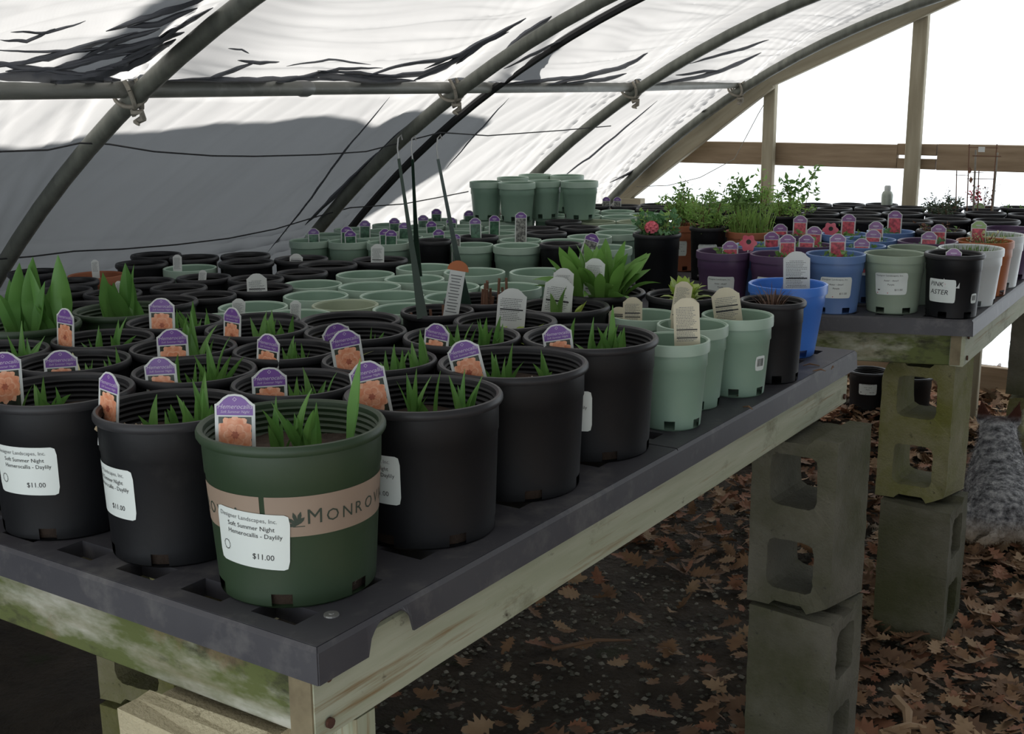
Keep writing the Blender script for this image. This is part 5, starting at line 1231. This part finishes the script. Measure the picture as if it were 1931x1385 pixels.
def dens(x, y):
    v = noise.noise(Vector((x * 1.6, y * 1.6, 8))) * .35
    return max(.06, min(1, .18 + (x + .62) * .55 + max(0, y - 2.0) * .42 + v))
cand = []
while len(cand) < 10500:
    y = .9 + 4.9 * rnd.random(); x = -2.2 + 3.0 * rnd.random()
    if rnd.random() < dens(x, y): cand.append((x, y))
shown = []
for c in cand:
    q = proj((c[0], c[1], .03))
    vis = 640 < q[0] < 1940 and 700 < q[1] < 1400 and (q[1] - 1385) > -(q[0] - 640) * .60
    shown.append((0 if vis else 1, depth((c[0], c[1], 0)), c))
shown.sort(); solo = [s_[2] for s_ in shown[:300]]; rest = [s_[2] for s_ in shown[300:]]
for x, y in solo:
    o = obj('fallen_leaf', OAKM[rnd.randrange(7)], LM[rnd.randrange(6)]); o.location = (x, y, gz(x, y) + rnd.uniform(.020, .040)); o.rotation_euler = (rnd.gauss(0, .3), rnd.gauss(0, .3), rnd.uniform(0, 6.28)); s_ = rnd.uniform(.45, .92); o.scale = (s_, s_, s_)
    tag(o, 'curled brown oak leaf lying on the ground in front of the bench', 'leaf', 'fallen oak leaves nearest the camera')
acc = {m_: MB() for m_ in set(LM)}
for x, y in rest:
    mt = Matrix.Translation((x, y, gz(x, y) + rnd.uniform(.012, .05))) @ Matrix.Rotation(rnd.uniform(0, 6.28), 4, 'Z') @ Matrix.Rotation(rnd.gauss(0, .35), 4, 'X') @ Matrix.Rotation(rnd.gauss(0, .35), 4, 'Y') @ Matrix.Scale(rnd.uniform(.42, .88), 4)
    src = OAKS[rnd.randrange(7)]; acc[LM[rnd.randrange(6)]].add([mt @ Vector(v) for v in src.v], src.f)
for m_, mb in acc.items(): tag(mb.build('leaf_litter', m_), 'layer of dead %s leaves covering the ground under the benches' % {'litter_a': 'brown', 'litter_b': 'dark brown', 'litter_c': 'tan', 'litter_d': 'reddish'}[m_], 'leaf litter', None, 'stuff')
for m_, cnt in (('gravel', 3500), ('gravel_dark', 6500)):
    mb = MB()
    for k in range(cnt):
        x, y = -2.0 + 2.8 * rnd.random(), .9 + 3.2 * rnd.random() ** 1.3; s_ = rnd.uniform(.004, .012); p = Vector((x, y, gz(x, y) + .012 * noise.noise(Vector((x * 3, y * 3, 0))) + rnd.uniform(.0, .014)))
        a = rnd.uniform(0, 6.28); ca, sa = cos(a) * s_, sin(a) * s_
        mb.add([p + Vector(v) for v in ((ca, sa, 0), (-sa * .8, ca * .8, .1 * s_), (-ca, -sa, 0), (sa * .9, -ca * .9, 0), (0, 0, s_ * .6), (0, 0, -s_ * .5))], [(0, 1, 4), (1, 2, 4), (2, 3, 4), (3, 0, 4), (1, 0, 5), (2, 1, 5), (3, 2, 5), (0, 3, 5)])
    tag(mb.build('gravel_bed', m_), '%s gravel scattered over the ground in front of the bench' % ('pale' if m_ == 'gravel' else 'dark'), 'gravel', None, 'stuff')
for k, (a, b, r) in enumerate((((1660, 1385), (1745, 1372), .010), ((1690, 1320), (1712, 1385), .014), ((1040, 1225), (1190, 1208), .006), ((1700, 1215), (1760, 1195), .004), ((1880, 955), (1935, 1010), .008))):
    p, q = at(*a, .04), at(*b, .04); md = p.lerp(q, .5) + Vector((.01, .01, .012)); tag(MB().tube([p, md, q], [r, r * .9, r * .5], 6).build('fallen_stick', ['litter_c', 'litter_c', 'litter_b', 'litter_b', 'litter_c'][k], smooth=True), ['pale split stick at the lower right, flat among leaves', 'pale upright splinter at the lower right picture edge', 'thin dark twig on the gravel below the bench', 'thin twig between the two cinder block stacks', 'pale curled stem beside the dog'][k], 'stick')
# bits of dry debris on the trays
for k, (x, y) in enumerate([(1545, 700), (1570, 695), (1530, 690), (1410, 770), (860, 945), (1000, 930), (1400, 748)]):
    p = at(x, y, ZT + .003); a = rnd.uniform(0, 6.28); q = Vector((cos(a), sin(a), 0)) * rnd.uniform(.01, .022)
    tag(MB().tube([p - q, p + Vector((0, 0, .004)) + q * .2, p + q], [.001, .0022, .0008], 5).build('debris_curl', 'litter_b'), 'dry brown curl of debris ' + ['by the foot of the bright blue pot', 'at the near bench end right of the bright blue pot', 'between the grass pot and the bright blue pot', 'in front of the barcode-stickered pale pot', 'in front of the third daylily pot from the corner', 'right of the third daylily pot from the corner', 'behind the barcode-stickered pale pot'][k], 'debris', 'dry debris curls on the near bench tray')

# ------------------------------------------------------------------ the dog lying with its back to the camera
base = at(1884, 1034, .03); ang = .30
DZ = Matrix.Translation((base.x, base.y, .03)) @ Matrix.Rotation(ang, 4, 'Z') @ Matrix.Diagonal((.95, .60, .84, 1))       # local +Y runs from rump to head
mb = MB()
def loft(rings, n=20):
    vs_ = []; fs = []
    for (x, y, z, rx, rz, nx_, nz_) in rings:
        t = Vector((0, nx_, nz_)).normalized(); up_ = Vector((0, -t.z, t.y))
        vs_ += [Vector((x + rx * cos(2 * pi * k / n), y, z)) + up_ * (rz * sin(2 * pi * k / n)) for k in range(n)]
    for i in range(len(rings) - 1): fs += [(i * n + k, i * n + (k + 1) % n, (i + 1) * n + (k + 1) % n, (i + 1) * n + k) for k in range(n)]
    fs += [tuple(range(n - 1, -1, -1)), tuple(range(len(vs_) - n, len(vs_)))]; mb.add(vs_, fs)
loft([(0, -.05, .10, .03, .04, 1, .2), (0, -.02, .11, .085, .085, 1, .2), (0, .06, .125, .115, .115, 1, .25), (0, .16, .15, .118, .118, 1, .3), (0, .27, .19, .112, .12, 1, .45), (0, .36, .24, .105, .115, .8, .7), (0, .42, .30, .088, .095, .6, .9), (0, .46, .345, .072, .078, .6, .9), (0, .49, .375, .066, .066, 1, .5), (0, .54, .385, .068, .064, 1, 0), (0, .59, .375, .055, .05, 1, -.2), (0, .64, .355, .034, .034, 1, -.2), (0, .69, .345, .026, .026, 1, -.1), (0, .705, .343, .012, .012, 1, 0)])
for s_ in (-1, 1):
    loft([(s_ * .095, -.03, .055, .02, .03, 1, 0), (s_ * .105, .03, .085, .045, .075, 1, 0), (s_ * .11, .10, .085, .05, .08, 1, 0), (s_ * .115, .18, .055, .035, .045, 1, -.4), (s_ * .118, .22, .028, .024, .024, 1, -.2), (s_ * .118, .30, .02, .022, .018, 1, 0)])       # thigh and hind foot
    loft([(s_ * .085, .34, .20, .03, .05, .4, -1), (s_ * .088, .35, .12, .032, .032, .3, -1), (s_ * .088, .36, .05, .026, .026, .6, -.8), (s_ * .088, .42, .025, .024, .02, 1, 0), (s_ * .088, .52, .022, .024, .018, 1, 0)])   # foreleg
    c = Vector((s_ * .046, .535, .425)); tip = Vector((s_ * .072, .53, .53))
    mb.add([c + Vector((-.034, -.014, -.01)), c + Vector((.034, -.014, -.01)), c + Vector((.03, .024, -.01)), c + Vector((-.03, .024, -.01)), tip, c + Vector((0, -.02, .045))], [(0, 1, 5), (0, 5, 4), (1, 4, 5), (1, 2, 4), (2, 3, 4), (3, 0, 4), (3, 2, 1, 0)])
loft([(0, -.03, .09, .028, .028, -1, -.2), (-.03, -.06, .05, .025, .025, -1, -.4), (-.09, -.075, .03, .022, .022, -1, 0), (-.16, -.07, .026, .019, .019, -1, 0), (-.28, -.05, .03, .016, .016, -1, 0), (-.38, -.03, .045, .015, .015, -1, 0), (-.47, .0, .06, .007, .007, -1, 0)], 12)
dog = mb.build('dog', 'dog_coat'); rm = dog.modifiers.new('skin', 'REMESH'); rm.mode = 'VOXEL'; rm.voxel_size = .0075; rm.use_smooth_shade = True
sm = dog.modifiers.new('soften', 'SMOOTH'); sm.factor = .5; sm.iterations = 6; dog.matrix_world = DZ
tag(dog, 'grey mottled dog with pricked ears lying in leaves, seen from behind', 'dog')
bpy.context.view_layer.update(); dg = bpy.context.evaluated_depsgraph_get(); ev = dog.evaluated_get(dg); dm = ev.to_mesh()
fm = MB(); pl_ = list(dm.polygons); r_ = random.Random(11)
for p in r_.choices(pl_, k=17000):
    c = p.center; nn = p.normal; back = Vector((0, -.55, -.25)); dr = (nn * .45 + back + Vector((r_.gauss(0, .18), r_.gauss(0, .18), r_.gauss(0, .18)))).normalized(); L = r_.uniform(.010, .020) * (.45 if c.z > .39 else 1); sd_ = dr.cross(nn).normalized() * .0011; q = c + Vector((r_.gauss(0, .003), r_.gauss(0, .003), r_.gauss(0, .003)))
    fm.add([q - sd_, q + sd_, q + dr * L], [(0, 1, 2)])
ev.to_mesh_clear()
fur = fm.build('fur', 'dog_coat', dog); fur['kind'] = 'stuff'
bpy.context.view_layer.update()
